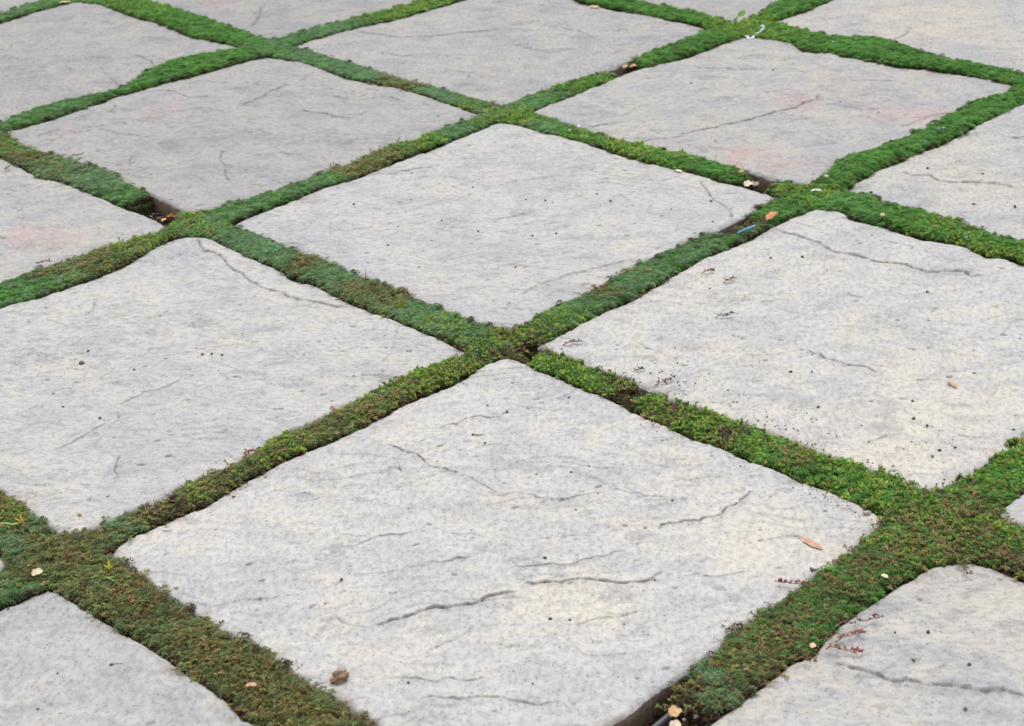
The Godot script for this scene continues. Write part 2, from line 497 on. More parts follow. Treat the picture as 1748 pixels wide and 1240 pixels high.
func sampled(line: PackedVector2Array, params: PackedFloat32Array, back: bool) -> PackedVector2Array:
	var lens := PackedFloat32Array([0.0])
	for k in line.size() - 1:
		lens.append(lens[k] + line[k].distance_to(line[k + 1]))
	var total := lens[-1]
	var out := PackedVector2Array()
	var k := 0
	for t in params:
		var want := t * total
		while k < line.size() - 2 and lens[k + 1] < want:
			k += 1
		var span := maxf(lens[k + 1] - lens[k], 1e-6)
		out.append(line[k].lerp(line[k + 1], clampf((want - lens[k]) / span, 0, 1)))
	if back: out.reverse()
	return out

func jagged(line: PackedVector2Array) -> PackedVector2Array:
	# worn, slightly broken arrises
	var out := PackedVector2Array()
	var last := line.size() - 1
	for k in line.size():
		var p := line[k]
		var d := (line[mini(k + 1, last)] - line[maxi(k - 1, 0)]).normalized()
		var nrm := Vector2(-d.y, d.x)
		var w := minf(1.0, minf(k, last - k) / 4.0)
		out.append(p + nrm * w * (n_edge.get_noise_2d(p.x, p.y) * 0.0013 + n_grain.get_noise_2d(p.x, p.y) * 0.0012))
	return out

func nominal(i: int, j: int) -> Array:
	var e := []
	var c := []
	for q in [[0.05, 0.05], [0.95, 0.05], [0.95, 0.95], [0.05, 0.95]]:
		c.append((along_i * (i + q[0]) + along_j * (j + q[1])) * 1000.0)
	for k in 4:
		var p: Vector2 = c[k]
		var q: Vector2 = c[(k + 1) % 4]
		var d := (q - p).normalized()
		e.append([p.x + d.x * 8, p.y + d.y * 8, p.x + d.x * 200, p.y + d.y * 200, q.x - d.x * 200, q.y - d.y * 200, q.x - d.x * 8, q.y - d.y * 8])
	return e

func stone_texture(normals: bool, heights: PackedFloat32Array, tones: PackedFloat32Array) -> ImageTexture:
	var s := 2048
	if normals:
		var out := PackedByteArray()
		out.resize(s * s * 3)
		for y in s:
			var y1 := ((y + 1) % s) * s
			var y0 := ((y + s - 1) % s) * s
			for x in s:
				var dx := heights[y * s + (x + 1) % s] - heights[y * s + (x + s - 1) % s]
				var dy := heights[y1 + x] - heights[y0 + x]
				var v := Vector3(-dx, dy, 1.0).normalized()
				var i := (y * s + x) * 3
				out[i] = int(v.x * 127.0 + 128.0)
				out[i + 1] = int(v.y * 127.0 + 128.0)
				out[i + 2] = int(v.z * 127.0 + 128.0)
		return ImageTexture.create_from_image(Image.create_from_data(s, s, false, Image.FORMAT_RGB8, out))
	var alb := PackedByteArray()
	alb.resize(s * s * 3)
	for i in s * s:
		var t := tones[i]
		# paler crust is a little creamy, the worn grey below it a little blue
		alb[i * 3] = int(clampf(t * 255.0, 0, 255))
		alb[i * 3 + 1] = int(clampf(t * 0.997 * 255.0, 0, 255))
		alb[i * 3 + 2] = int(clampf((t * 0.97 + 0.02) * 255.0, 0, 255))
	return ImageTexture.create_from_image(Image.create_from_data(s, s, false, Image.FORMAT_RGB8, alb))

func stone_material() -> StandardMaterial3D:
	var s := 2048
	var px := 1.2 / s                       # metres per texel
	var heights := PackedFloat32Array()
	var tones := PackedFloat32Array()
	heights.resize(s * s)
	tones.resize(s * s)
	var crust := noise(95.0, 31)
	crust.fractal_octaves = 4
	var warp := noise(30.0, 32)
	var grit := noise(420.0, 33)
	grit.fractal_octaves = 2
	var speck := noise(260.0, 34)
	speck.fractal_octaves = 2
	for y in s:
		for x in s:
			var wx := x * px
			var wy := y * px
			var w := warp.get_noise_2d(wx, wy)
			var c := crust.get_noise_2d(wx * 0.8 + w * 0.006, wy * 1.15 + w * 0.004)
			var g := grit.get_noise_2d(wx, wy)
			var sp := speck.get_noise_2d(wx, wy)
			var worn := smoothstep(0.02, 0.26, c + 0.15 * w)
			var hole := smoothstep(0.40, 0.58, sp + 0.25 * c)
			var i := y * s + x
			heights[i] = -worn * 0.5 + g * 0.35 - hole * 1.0 + c * 0.4
			tones[i] = 0.92 - worn * 0.04 + g * 0.045 + clampf(-c, 0, 1) * 0.05 - hole * 0.12
	# single air holes and dark grains
	for k in 1500:
		var r := rng.randf_range(0.6, 2.0) * (2.0 if rng.randf() < 0.05 else 1.0)
		var cx := rng.randi_range(8, s - 9)
		var cy := rng.randi_range(8, s - 9)
		var deep := rng.randf_range(0.25, 0.9)
		for yy in range(-5, 6):
			for xx in range(-5, 6):
				var d := sqrt(xx * xx + yy * yy * 1.6)
				var f := clampf(1.3 - d / r, 0, 1)
				if f > 0.0:
					var i := (cy + yy) * s + cx + xx
					heights[i] -= f * 2.0 * deep
					tones[i] = lerpf(tones[i], 0.34, f * deep)
	# pale grains of quartz
	for k in 1400:
		var i := rng.randi_range(4, s - 5) * s + rng.randi_range(4, s - 5)
		for q in [0, 1, s, s + 1]:
			tones[i + q] = minf(1.0, tones[i + q] + 0.12)
	var m := StandardMaterial3D.new()
	m.vertex_color_use_as_albedo = true
	m.albedo_texture = stone_texture(false, heights, tones)
	m.normal_enabled = true
	m.normal_texture = stone_texture(true, heights, tones)
	m.normal_scale = 0.35
	m.roughness = 0.92
	m.metallic_specular = 0.3
	return m

func build_stones():
	var paving := Node3D.new()
	paving.name = "pavement"
	tag(paving, "terrace of large square pale grey cast stones with open joints", "", "", "structure")
	add_child(paving)
	var mat := stone_material()
	var fineness := {"A": 320, "B": 540, "C": 340, "D": 350, "M": 230, "N": 300, "E": 250, "F": 210, "G": 260, "I": 170, "J": 190, "H": 180, "K": 120, "L": 160, "T": 100, "O": 60, "R": 70, "Z": 70, "Q": 50}
	# warmth and lightness of each stone, with lens vignette darkening painted in
	var casts_and_vignette := {"A": [0.40, 0.93], "B": [0.62, 1.0], "C": [0.48, 0.94], "D": [0.78, 0.98], "E": [0.36, 0.73], "F": [0.45, 0.75], "G": [0.72, 0.80], "H": [0.35, 0.70], "I": [0.6, 0.82], "J": [0.65, 0.88], "K": [0.55, 0.68], "L": [0.95, 0.82], "M": [0.40, 0.87], "N": [0.65, 0.88], "T": [0.6, 0.70], "O": [0.4, 0.9], "R": [0.8, 0.95], "Z": [0.4, 0.7], "Q": [0.7, 0.85]}
	var told := {"A": "pale paving stone with few marks in the middle of the terrace", "B": "large front paving stone with a pebble, a tan leaf and many dark crevices",
		"C": "paving stone with a blue grey stain at the left, behind the front stone", "D": "cream paving stone with a long crevice along its back and brown crumbs in front",
		"E": "blue grey paving stone with rough ledges and its brown side showing over a gap", "F": "paving stone with one long crevice across its back", "G": "pink stained paving stone with a deep crevice",
		"I": "paving stone with a pink stain at the left edge", "N": "paving stone with a wide brown crevice in the right front corner", "L": "smooth cream paving stone in the right back corner"}
	var taken := {}
	var order := 0
	for key in outlines:
		var o: Array = outlines[key]
		taken[Vector2i(o[0][0], o[0][1])] = true
		var st := place_stone(paving, key, o.slice(1), fineness[key], casts_and_vignette[key], mat, order)
		if told.has(key): st.set_meta("label", told[key])
		order += 1
	for i in range(-4, 6):
		for j in range(-4, 6):
			if taken.has(Vector2i(i, j)): continue
			var c := along_i * (i + 0.5) + along_j * (j + 0.5)
			if absf(c.x) > 2.1 or c.y < -3.0 or c.y > 1.75 or Vector2(c.x - eye.x, c.y - eye.z).length() < 0.4: continue
			place_stone(paving, "", nominal(i, j), 44, [0.5, 0.95], mat, order)
			order += 1

func place_stone(paving: Node3D, key: String, edges: Array, n: int, cast: Array, mat: Material, order: int) -> MeshInstance3D:
	# parameters: close together along the arrises, even inside
	var par := PackedFloat32Array([0.0, 0.0022, 0.005, 0.009, 0.014])
	var inner := n - 8
	for k in range(1, inner):
		par.append(0.014 + (1.0 - 0.028) * k / inner)
	for t in [0.986, 0.991, 0.995, 0.9978, 1.0]: par.append(t)
	var m := par.size()
	var sides := []
	for k in 4:
		sides.append(jagged(sampled(spline(edges[k]), par if k < 2 else par, k >= 2)))
	var south: PackedVector2Array = sides[0]      # v = 0
	var east: PackedVector2Array = sides[1]       # u = 1
	var north: PackedVector2Array = sides[2]      # v = 1
	var west: PackedVector2Array = sides[3]       # u = 0
	var c00 := south[0]
	var c10 := south[m - 1]
	var c11 := north[m - 1]
	var c01 := north[0]
	var ring := PackedVector2Array()
	for k in m - 1: ring.append(south[k])
	for k in m - 1: ring.append(east[k])
	for k in m - 1: ring.append(north[m - 1 - k])
	for k in m - 1: ring.append(west[m - 1 - k])
	shores.append(ring)
	var pos := PackedVector2Array()
	pos.resize(m * m)
	for b in m:
		var v := par[b]
		for a in m:
			var u := par[a]
			pos[b * m + a] = south[a] * (1 - v) + north[a] * v + west[b] * (1 - u) + east[b] * u - (c00 * ((1 - u) * (1 - v)) + c10 * (u * (1 - v)) + c01 * ((1 - u) * v) + c11 * (u * v))
	# crevices
	var lift := PackedFloat32Array()
	var dirt_and_shade := PackedFloat32Array()
	lift.resize(m * m)
	dirt_and_shade.resize(m * m)
	var blotch := PackedFloat32Array()
	blotch.resize(m * m)
	if crevices.has(key):
		for cr in crevices[key]:
			carve(cr, pos, m, c00, c10, c01, lift, dirt_and_shade, blotch, 0.40 / n)
	# fine splits along the layers of the cast
	if n > 100:
		for k in 8:
			var u0 := rng.randf_range(0.08, 0.92)
			var v0 := rng.randf_range(0.08, 0.92)
			var p := pos[int(v0 * (m - 1)) * m + int(u0 * (m - 1))] * 1000.0
			var heading := rng.randf_range(-0.9, 0.7)
			var cr := [rng.randf_range(8, 26), rng.randf_range(9, 14), rng.randf_range(10, 36)]
			for s in rng.randi_range(3, 6):
				cr.append_array([p.x, p.y])
				heading += rng.randf_range(-0.3, 0.3)
				p += Vector2(cos(heading), sin(heading)) * rng.randf_range(10, 28)
			carve(cr, pos, m, c00, c10, c01, lift, dirt_and_shade, blotch, 0.40 / n)
	# grey worn blotches and open air holes
	if n > 100:
		for k in 190:
			var hole := k >= 80
			var mm := rng.randf_range(1.1, 2.6) if hole else 3.5 * pow(5.0, rng.randf())
			var centre := Vector2(rng.randi_range(4, m - 5), rng.randi_range(4, m - 5))
			var mid_p := pos[int(centre.y) * m + int(centre.x)]
			var strength := rng.randf_range(0.25, 0.9) if hole else rng.randf_range(0.12, 0.62)
			var slim := rng.randf_range(1.0, 2.2)
			var lean := rng.randf_range(-0.35, 0.5)
			var span := int(mm * 0.001 * 1.7 * slim / 0.6 * n) + 2
			for b in range(maxi(0, int(centre.y) - span), mini(m, int(centre.y) + span + 1)):
				for a in range(maxi(0, int(centre.x) - span), mini(m, int(centre.x) + span + 1)):
					var e := (pos[b * m + a] - mid_p).rotated(lean) * 1000.0 / mm
					e.x /= slim
					var wob := 0.45 * n_fine.get_noise_2d(pos[b * m + a].x + k, pos[b * m + a].y) + 0.3 * n_grain.get_noise_2d(pos[b * m + a].x, pos[b * m + a].y)
					var f := smoothstep(1.25, 0.7, e.length() + wob)
					if f <= 0.0: continue
					if hole:
						lift[b * m + a] -= f * strength * mm * 0.0006
						dirt_and_shade[b * m + a] = maxf(dirt_and_shade[b * m + a], f * strength * 0.7)
					else:
						blotch[b * m + a] = maxf(blotch[b * m + a], f * strength)
						lift[b * m + a] -= f * strength * 0.0005
	var blots := []
	for s in stains:
		if s[0] == key: blots.append(s)
	var hs := PackedFloat32Array()
	hs.resize(m * m)
	var col := PackedColorArray()
	col.resize(m * m)
	var off := order * 7.3
	var tilt := Vector2(rng.randf_range(-1, 1), rng.randf_range(-1, 1)) * 0.002
	var mid := (c00 + c11) * 0.5
	var warm: float = cast[0]
	var coarse: float = {"A": 0.65, "F": 0.6, "L": 0.5, "J": 0.75, "C": 0.8, "E": 0.9, "G": 0.85, "D": 0.85, "B": 0.95}.get(key, 0.85)
	var light: float = cast[1]  # own tone of the stone together with the painted vignette
	var tints := [Color(0.60, 0.335, 0.335), Color(0.30, 0.32, 0.37), Color(0.66, 0.60, 0.49), Color(0.24, 0.15, 0.09)]
	for b in m:
		for a in m:
			var i := b * m + a
			var p := pos[i]
			var x := p.x + off
			var z := p.y
			var lo := n_low.get_noise_2d(x, z)
			var md := n_mid.get_noise_2d(x * 0.62 - z * 0.2, z * 1.25 + x * 0.12)
			var calm := smoothstep(-0.30, 0.30, n_low.get_noise_2d(x * 1.6 + 31.0, z * 1.6))
			var fi := n_fine.get_noise_2d(x * 0.62 - z * 0.2, z * 1.2) * (0.2 + 0.8 * calm) * coarse
			var gr := n_grain.get_noise_2d(x, z)
			# split layers: broad terraces with soft risers
			var lay := (n_layer.get_noise_2d(x, z * 1.3) + 0.12 * md) * 4.0
			var st := floorf(lay) + smoothstep(0.82, 1.0, lay - floorf(lay))
			var riser := smoothstep(0.80, 0.9, lay - floorf(lay)) * (1.0 - smoothstep(0.93, 1.0, lay - floorf(lay)))
			var rim := minf(minf(par[a], 1 - par[a]), minf(par[b], 1 - par[b])) * 0.6
			var h := lo * 0.003 + md * 0.0011 + fi * 0.00035 + gr * 0.00012 + st * 0.0012 + lift[i]
			h += tilt.dot(p - mid)
			var r := clampf(1.0 - rim / (0.006 + 0.004 * fi), 0, 1)
			h -= r * r * 0.0042
			h -= smoothstep(0.05, 0.0, rim) * 0.0012
			hs[i] = h - 0.001
			# colour: cream crust, grey where it has worn, blue grey where it stays damp
			var blue := smoothstep(-0.02, 0.5, lo + 0.35 * md + 0.2 * fi + 0.12 - warm * 0.25)
			var cr := smoothstep(0.0, 0.45, -lo * 0.6 + md * 0.7 + 0.2 * fi + (warm - 0.5) * 0.5)
			var c := Color(0.50, 0.498, 0.50).lerp(Color(0.435, 0.443, 0.465), blue * 0.8)
			c = c.lerp(Color(0.545, 0.522, 0.475), cr * (0.4 + 0.5 * warm))
			var patch := smoothstep(0.20, 0.42, md * 0.6 + fi * 0.7 + lo * 0.25)
			c = c.lerp(Color(0.345, 0.355, 0.39), patch * 0.32)
			var big := smoothstep(0.10, 0.16, n_low.get_noise_2d(x * 2.2 + md * 0.05, z * 3.2 + 17.0) + 0.25 * fi)
			c = c.lerp(Color(0.405, 0.412, 0.435), big * 0.45)
			var pale := smoothstep(0.1, 0.45, -fi * 0.9 - md * 0.35)
			c = c.lerp(Color(0.60, 0.588, 0.56), pale * 0.24)
			c = c.lerp(Color(0.36, 0.355, 0.36), riser * 0.16 * smoothstep(-0.1, 0.3, md + 0.3 * fi + 0.1))  # risers darkened in colour, painted shade that makes the relief read
			for s in blots:
				var d: float = Vector2(p.x * 1000.0 - s[1], p.y * 1000.0 - s[2]).length() / s[3]
				if d < 1.6:
					var f: float = smoothstep(1.15, 0.25, d + lo * 0.5 + md * 0.7 + fi * 0.35) * s[5] * 0.01
					if s[4] == 1: f *= smoothstep(-0.25, 0.35, fi + 0.4 * md) * 0.75
					if s[4] == 3: f *= smoothstep(0.0, 0.35, fi + gr * 0.8)
					if s[4] == 0: f *= 0.3 + 0.7 * smoothstep(-0.2, 0.25, fi + 0.6 * gr)
					if s[4] == 2: f *= 0.6
					c = c.lerp(tints[s[4]], f * (0.8 if s[4] != 0 else 0.85))
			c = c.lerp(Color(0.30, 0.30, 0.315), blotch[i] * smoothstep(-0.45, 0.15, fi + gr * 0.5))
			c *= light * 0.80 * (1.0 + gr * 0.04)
			c = c.lerp(Color(0.055, 0.043, 0.036), dirt_and_shade[i])
			# earth rubbed into the arris
			var soiled := smoothstep(0.016, 0.0, rim + 0.012 * md) * smoothstep(-0.15, 0.35, n_edge.get_noise_2d(x * 0.4, z * 0.4))
			c = c.lerp(Color(0.20, 0.165, 0.13), soiled * 0.55)
			c.a = 1.0
			col[i] = c
	var vert := PackedVector3Array()
	var nor := PackedVector3Array()
	var uv := PackedVector2Array()
	var idx := PackedInt32Array()
	vert.resize(m * m)
	nor.resize(m * m)
	uv.resize(m * m)
	var turn := (order % 4) * PI * 0.5
	var shift := Vector2(fmod(order * 0.377, 1.0), fmod(order * 0.619, 1.0))
	for i in m * m:
		vert[i] = Vector3(pos[i].x, hs[i], pos[i].y)
		uv[i] = ((pos[i] - mid).rotated(turn) + shift) / 1.2
	for b in m:
		for a in m:
			var e := vert[b * m + mini(a + 1, m - 1)] - vert[b * m + maxi(a - 1, 0)]
			var f := vert[mini(b + 1, m - 1) * m + a] - vert[maxi(b - 1, 0) * m + a]
			var q := e.cross(f).normalized()
			nor[b * m + a] = q if q.y > 0 else -q
	idx.resize((m - 1) * (m - 1) * 6)
	var w := 0
	for b in m - 1:
		for a in m - 1:
			var i := b * m + a
			idx[w] = i
			idx[w + 1] = i + m
			idx[w + 2] = i + m + 1
			idx[w + 3] = i
			idx[w + 4] = i + m + 1
			idx[w + 5] = i + 1
			w += 6
	tops.append([c00, c10 - c00, c01 - c00, m, pos, hs])
	# the sides down into the bed, stained by the earth
	var around := PackedInt32Array()
	for k in m - 1: around.append(k)
	for k in m - 1: around.append(k * m + m - 1)
	for k in m - 1: around.append((m - 1) * m + m - 1 - k)
	for k in m - 1: around.append((m - 1 - k) * m)
	var total := around.size()
	var depths := [0.0, -0.004, -0.012, -0.026, -0.042, -0.06]
	var first := vert.size()
	for d in depths.size():
		for k in total:
			var i := around[k]
			var p0 := vert[around[(k + total - 1) % total]]
			var p1 := vert[around[(k + 1) % total]]
			var out := Vector3(p1.z - p0.z, 0, -(p1.x - p0.x)).normalized()
			if out.dot(vert[i] - Vector3(mid.x, vert[i].y, mid.y)) < 0: out = -out
			var bump := n_fine.get_noise_3d(vert[i].x, depths[d] * 2.0, vert[i].z)
			vert.append(vert[i] + Vector3(0, depths[d], 0) + out * ((0.0 if d == 0 else -0.0008 - 0.0012 * bump) + depths[d] * 0.06))
			nor.append((out + Vector3(0, 0.15, 0)).normalized())
			uv.append(Vector2(k * 0.0016, depths[d] / 1.2) + shift)
			var earth := smoothstep(0.002, -0.012, depths[d] + 0.006 * bump)
			var cc := col[i].lerp(Color(0.150, 0.108, 0.072) * (1.0 + 0.5 * bump), 0.7 + 0.28 * earth)
			cc.a = 1.0
			col.append(cc)
	for d in depths.size() - 1:
		for k in total:
			var p := first + d * total + k
			var q := first + d * total + (k + 1) % total
			idx.append_array(PackedInt32Array([p, q, q + total, p, q + total, p + total]))
	return put("paving_stone" if order == 0 else "paving_stone_%03d" % order, arrays(vert, nor, idx, col, uv), mat, paving)

func carve(cr: Array, pos: PackedVector2Array, m: int, c00: Vector2, c10: Vector2, c01: Vector2, lift: PackedFloat32Array, dirt_and_shade: PackedFloat32Array, blotch: PackedFloat32Array, finest: float):
	var amp: float = cr[0] * 0.000055
	var half: float = cr[1] * 0.0001 * 0.43
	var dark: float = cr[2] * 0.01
	var line := PackedVector2Array()
	for k in range(3, cr.size(), 2): line.append(Vector2(cr[k], cr[k + 1]) * 0.001)
	# a crooked line: every stretch is broken up further
	for pass_no in 2:
		var finer := PackedVector2Array()
		for k in line.size() - 1:
			var p := line[k]
			var q := line[k + 1]
			var l := p.distance_to(q)
			finer.append(p)
			if l > 0.006:
				var nn := Vector2(-(q - p).y, (q - p).x) / l
				finer.append(p.lerp(q, rng.randf_range(0.35, 0.65)) + nn * rng.randf_range(-1, 1) * minf(l * 0.17, 0.0032))
		finer.append(line[-1])
		line = finer
	var lens := PackedFloat32Array([0.0])
	for k in line.size() - 1: lens.append(lens[k] + line[k].distance_to(line[k + 1]))
	var reach := 0.035
	var total := maxf(lens[-1], 0.001)
	var near := {}
	var ax := c10 - c00
	var ay := c01 - c00
	var det := ax.x * ay.y - ax.y * ay.x
	for k in line.size() - 1:
		var p := line[k]
		var q := line[k + 1]
		var lo := Vector2(9, 9)
		var hi := Vector2(-9, -9)
		for e in [p, q]:
			var d: Vector2 = e - c00
			var uvp := Vector2((d.x * ay.y - d.y * ay.x) / det, (ax.x * d.y - ax.y * d.x) / det)
			lo = lo.min(uvp)
			hi = hi.max(uvp)
		lo -= Vector2(0.09, 0.09)
		hi += Vector2(0.09, 0.09)
		var a0 := clampi(int(lo.x * m), 0, m - 1)
		var a1 := clampi(int(hi.x * m), 0, m - 1)
		var b0 := clampi(int(lo.y * m), 0, m - 1)
		var b1 := clampi(int(hi.y * m), 0, m - 1)
		var seg := q - p
		var l2 := maxf(seg.length_squared(), 1e-9)
		for b in range(b0, b1 + 1):
			for a in range(a0, a1 + 1):
				var i := b * m + a
				var r := pos[i] - p
				var t := r.dot(seg) / l2
				var tc := clampf(t, 0, 1)
				var e := r - seg * tc
				var dd := e.length()
				if dd > reach: continue
				if not near.has(i) or dd < near[i].x:
					near[i] = Vector3(dd, signf(seg.x * r.y - seg.y * r.x), (lens[k] + tc * sqrt(l2)) / total)
	for i in near:
		var v: Vector3 = near[i]
		var p := pos[i]
		var thick := clampf(0.66 + 1.9 * n_mid.get_noise_2d(p.x * 2.4 + 3.0, p.y * 2.4), 0.06, 1.5)
		var fade := smoothstep(0.0, 0.08, v.z) * smoothstep(1.0, 0.92, v.z)
		var jit := 1.0 + 0.4 * n_fine.get_noise_2d(p.x, p.y)
		var hw := maxf(half * (1.0 + 0.3 * thick) * jit, finest)
		# the far side of the line stands up as a thin split layer
		var up := smoothstep(0.0, maxf(0.0009, finest * 1.8), -v.y * v.x) if v.y < 0 else 0.0
		lift[i] += amp * fade * up * exp(-v.x / 0.013) * (0.75 + 0.25 * thick)
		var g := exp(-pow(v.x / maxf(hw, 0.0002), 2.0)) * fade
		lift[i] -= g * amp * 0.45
		dirt_and_shade[i] = maxf(dirt_and_shade[i], g * dark * 0.9 * clampf(0.30 + 0.95 * thick, 0, 1))  # dark line: dirt, with the shadow under the ledge painted in
		# a soft darker band along the low side of the ledge
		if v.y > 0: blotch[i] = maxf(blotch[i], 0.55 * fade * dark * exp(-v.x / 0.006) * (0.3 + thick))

# ---------------------------------------------------------------- where the joints are
func build_mask():
	var w := MASK_W
	var h := MASK_H
	var stone := PackedByteArray()
	stone.resize(w * h)
	for ring in shores:
		var lo := Vector2(99, 99)
		var hi := Vector2(-99, -99)
		for p in ring:
			lo = lo.min(p)
			hi = hi.max(p)
		for row in range(maxi(0, int((lo.y - MASK_Z0) / CELL)), mini(h - 1, int((hi.y - MASK_Z0) / CELL) + 1) + 1):
			var z := MASK_Z0 + (row + 0.5) * CELL
			var xs := PackedFloat32Array()
			var n: int = ring.size()
			for k in n:
				var p: Vector2 = ring[k]
				var q: Vector2 = ring[(k + 1) % n]
				if (p.y <= z) != (q.y <= z):
					xs.append(p.x + (z - p.y) / (q.y - p.y) * (q.x - p.x))
			xs.sort()
			for k in range(0, xs.size() - 1, 2):
				for c in range(maxi(0, int(ceil((xs[k] - MASK_X0) / CELL - 0.5))), mini(w - 1, int(floor((xs[k + 1] - MASK_X0) / CELL - 0.5))) + 1):
					stone[row * w + c] = 1
	inside.resize(w * h)
	var to_stone := spread(stone, 1)
	var to_joint := spread(stone, 0)
	for i in w * h:
		inside[i] = (to_stone[i] - 0.5) * CELL if stone[i] == 0 else -(to_joint[i] - 0.5) * CELL

func spread(mask: PackedByteArray, target: int) -> PackedFloat32Array:
	var w := MASK_W
	var h := MASK_H
	var d := PackedFloat32Array()
	d.resize(w * h)
	for i in w * h: d[i] = 0.0 if mask[i] == target else 999.0
	for y in range(1, h - 1):
		for x in range(1, w - 1):
			var i := y * w + x
			d[i] = minf(d[i], minf(minf(d[i - 1] + 1.0, d[i - w] + 1.0), minf(d[i - w - 1] + 1.414, d[i - w + 1] + 1.414)))
	for y in range(h - 2, 0, -1):
		for x in range(w - 2, 0, -1):
			var i := y * w + x
			d[i] = minf(d[i], minf(minf(d[i + 1] + 1.0, d[i + w] + 1.0), minf(d[i + w + 1] + 1.414, d[i + w - 1] + 1.414)))
	return d

func joint_distance(x: float, z: float) -> float:
	var fx := clampf((x - MASK_X0) / CELL - 0.5, 0, MASK_W - 2)
	var fz := clampf((z - MASK_Z0) / CELL - 0.5, 0, MASK_H - 2)
	var c := int(fx)
	var r := int(fz)
	var i := r * MASK_W + c
	return lerpf(lerpf(inside[i], inside[i + 1], fx - c), lerpf(inside[i + MASK_W], inside[i + MASK_W + 1], fx - c), fz - r)

func grown(x: float, z: float) -> PackedFloat32Array:
	# shares of the kinds of growth at a spot, and its height
	var out := PackedFloat32Array([0.0, 0.0, 0.0, 0.0, 0.0, 0.0])
	var sum := 0.0
	for g in growth:
		var dx: float = x * 1000.0 - g[0]
		var dz: float = z * 1000.0 - g[1]
		var d2 := dx * dx + dz * dz
		if d2 > 90000.0: continue
		var wgt := 1.0 / ((d2 + 60.0) * (d2 + 60.0))
		sum += wgt
		for k in 5: out[k] += wgt * g[k + 2] * 0.1
		out[5] += wgt * g[7]
	if sum == 0.0:
		out[0] = 0.5
		out[1] = 0.5
		out[5] = 6.0
		return out
	for k in 6: out[k] /= sum
	return out

func in_view(p: Vector3) -> bool:
	var l := eye_basis.inverse() * (p - eye)
	return l.z < 0 and absf(l.x) < -l.z * 0.31 and absf(l.y) < -l.z * 0.222

# ---------------------------------------------------------------- earth in the joints
func bed_height(x: float, z: float, d: float, g: PackedFloat32Array) -> float:
	var bare := smoothstep(0.35, 0.8, g[4])
	var top := -0.011 + g[5] * 0.0006 * smoothstep(0.0, 0.02, d)
	return lerpf(top, -0.036, bare) + n_clump.get_noise_2d(x, z) * 0.003 + n_fine.get_noise_2d(x, z) * (0.0016 + 0.003 * bare)

func build_bed():
	var w := MASK_W
	var ids := {}
	var v := PackedVector3Array()
	var col := PackedColorArray()
	var idx := PackedInt32Array()
	for r in range(1, MASK_H - 1):
		for c in range(1, w - 1):
			if inside[r * w + c] < -0.011: continue
			var q := PackedInt32Array()
			for e in [[0, 0], [1, 0], [1, 1], [0, 1]]:
				var key: int = (r + e[1]) * (w + 1) + c + e[0]
				if not ids.has(key):
					var x: float = MASK_X0 + (c + e[0]) * CELL
					var z: float = MASK_Z0 + (r + e[1]) * CELL
					var g := grown(x, z)
					ids[key] = v.size()
					v.append(Vector3(x, bed_height(x, z, joint_distance(x, z), g), z))
					var t := 0.5 + 0.5 * n_fine.get_noise_2d(x, z)
					var cc := Color(0.030, 0.020, 0.013).lerp(Color(0.075, 0.048, 0.03), t)
					cc = cc.lerp(Color(0.02, 0.028, 0.012), (1.0 - g[4]) * 0.5)
					cc.a = 1.0
					col.append(cc)
				q.append(ids[key])
			idx.append_array(PackedInt32Array([q[0], q[2], q[1], q[0], q[3], q[2]]))
	var nor := PackedVector3Array()
	nor.resize(v.size())
	for k in range(0, idx.size(), 3):
		var e := (v[idx[k + 2]] - v[idx[k]]).cross(v[idx[k + 1]] - v[idx[k]])
		if e.y < 0: e = -e
		for s in 3: nor[idx[k + s]] += e
	for k in nor.size(): nor[k] = nor[k].normalized()
	var m := StandardMaterial3D.new()
	m.vertex_color_use_as_albedo = true
	m.roughness = 1.0
	m.metallic_specular = 0.15
	var o := put("soil", arrays(v, nor, idx, col), m, self)
	tag(o, "dark brown soil in the joints between the paving stones", "", "", "structure")

# ---------------------------------------------------------------- thyme
var lv := PackedVector3Array()
var ln := PackedVector3Array()
var lc := PackedColorArray()

func tri(a: Vector3, b: Vector3, c: Vector3, n: Vector3, ca: Color, cb: Color, cc: Color):
	lv.append_array(PackedVector3Array([a, b, c]))
	ln.append_array(PackedVector3Array([n, n, n]))
	# kept below white, so that bright leaves are not cut off; the tints make up for it
	lc.append_array(PackedColorArray([ca * 0.7, cb * 0.7, cc * 0.7]))

func leaflet(at: Vector3, dir: Vector3, up: Vector3, length: float, width: float, c: Color):
	# a small pointed leaf, folded along its midrib and arched
	var side := dir.cross(up).normalized()
	up = side.cross(dir).normalized()
	var tip := at + dir * length - up * length * 0.12
	var mid := at + dir * length * 0.5 + up * length * 0.06
	var l := mid + side * width * 0.5 + up * width * 0.22
	var r := mid - side * width * 0.5 + up * width * 0.22
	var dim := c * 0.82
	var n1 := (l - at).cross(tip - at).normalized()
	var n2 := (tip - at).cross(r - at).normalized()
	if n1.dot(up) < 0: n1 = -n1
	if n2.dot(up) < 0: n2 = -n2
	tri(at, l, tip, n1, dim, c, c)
	tri(at, tip, r, n2, dim, c, c)

func stick(p: Vector3, q: Vector3, r0: float, r1: float, c: Color):
	var d := (q - p).normalized()
	var a := d.cross(Vector3(0.3, 1, 0.2)).normalized()
	var b := d.cross(a)
	for k in 3:
		var t0 := TAU * k / 3.0
		var t1 := TAU * (k + 1) / 3.0
		var o0 := a * cos(t0) + b * sin(t0)
		var o1 := a * cos(t1) + b * sin(t1)
		var n := (o0 + o1).normalized()
		tri(p + o0 * r0, q + o0 * r1, q + o1 * r1, n, c, c, c)
		tri(p + o0 * r0, q + o1 * r1, p + o1 * r0, n, c, c, c)

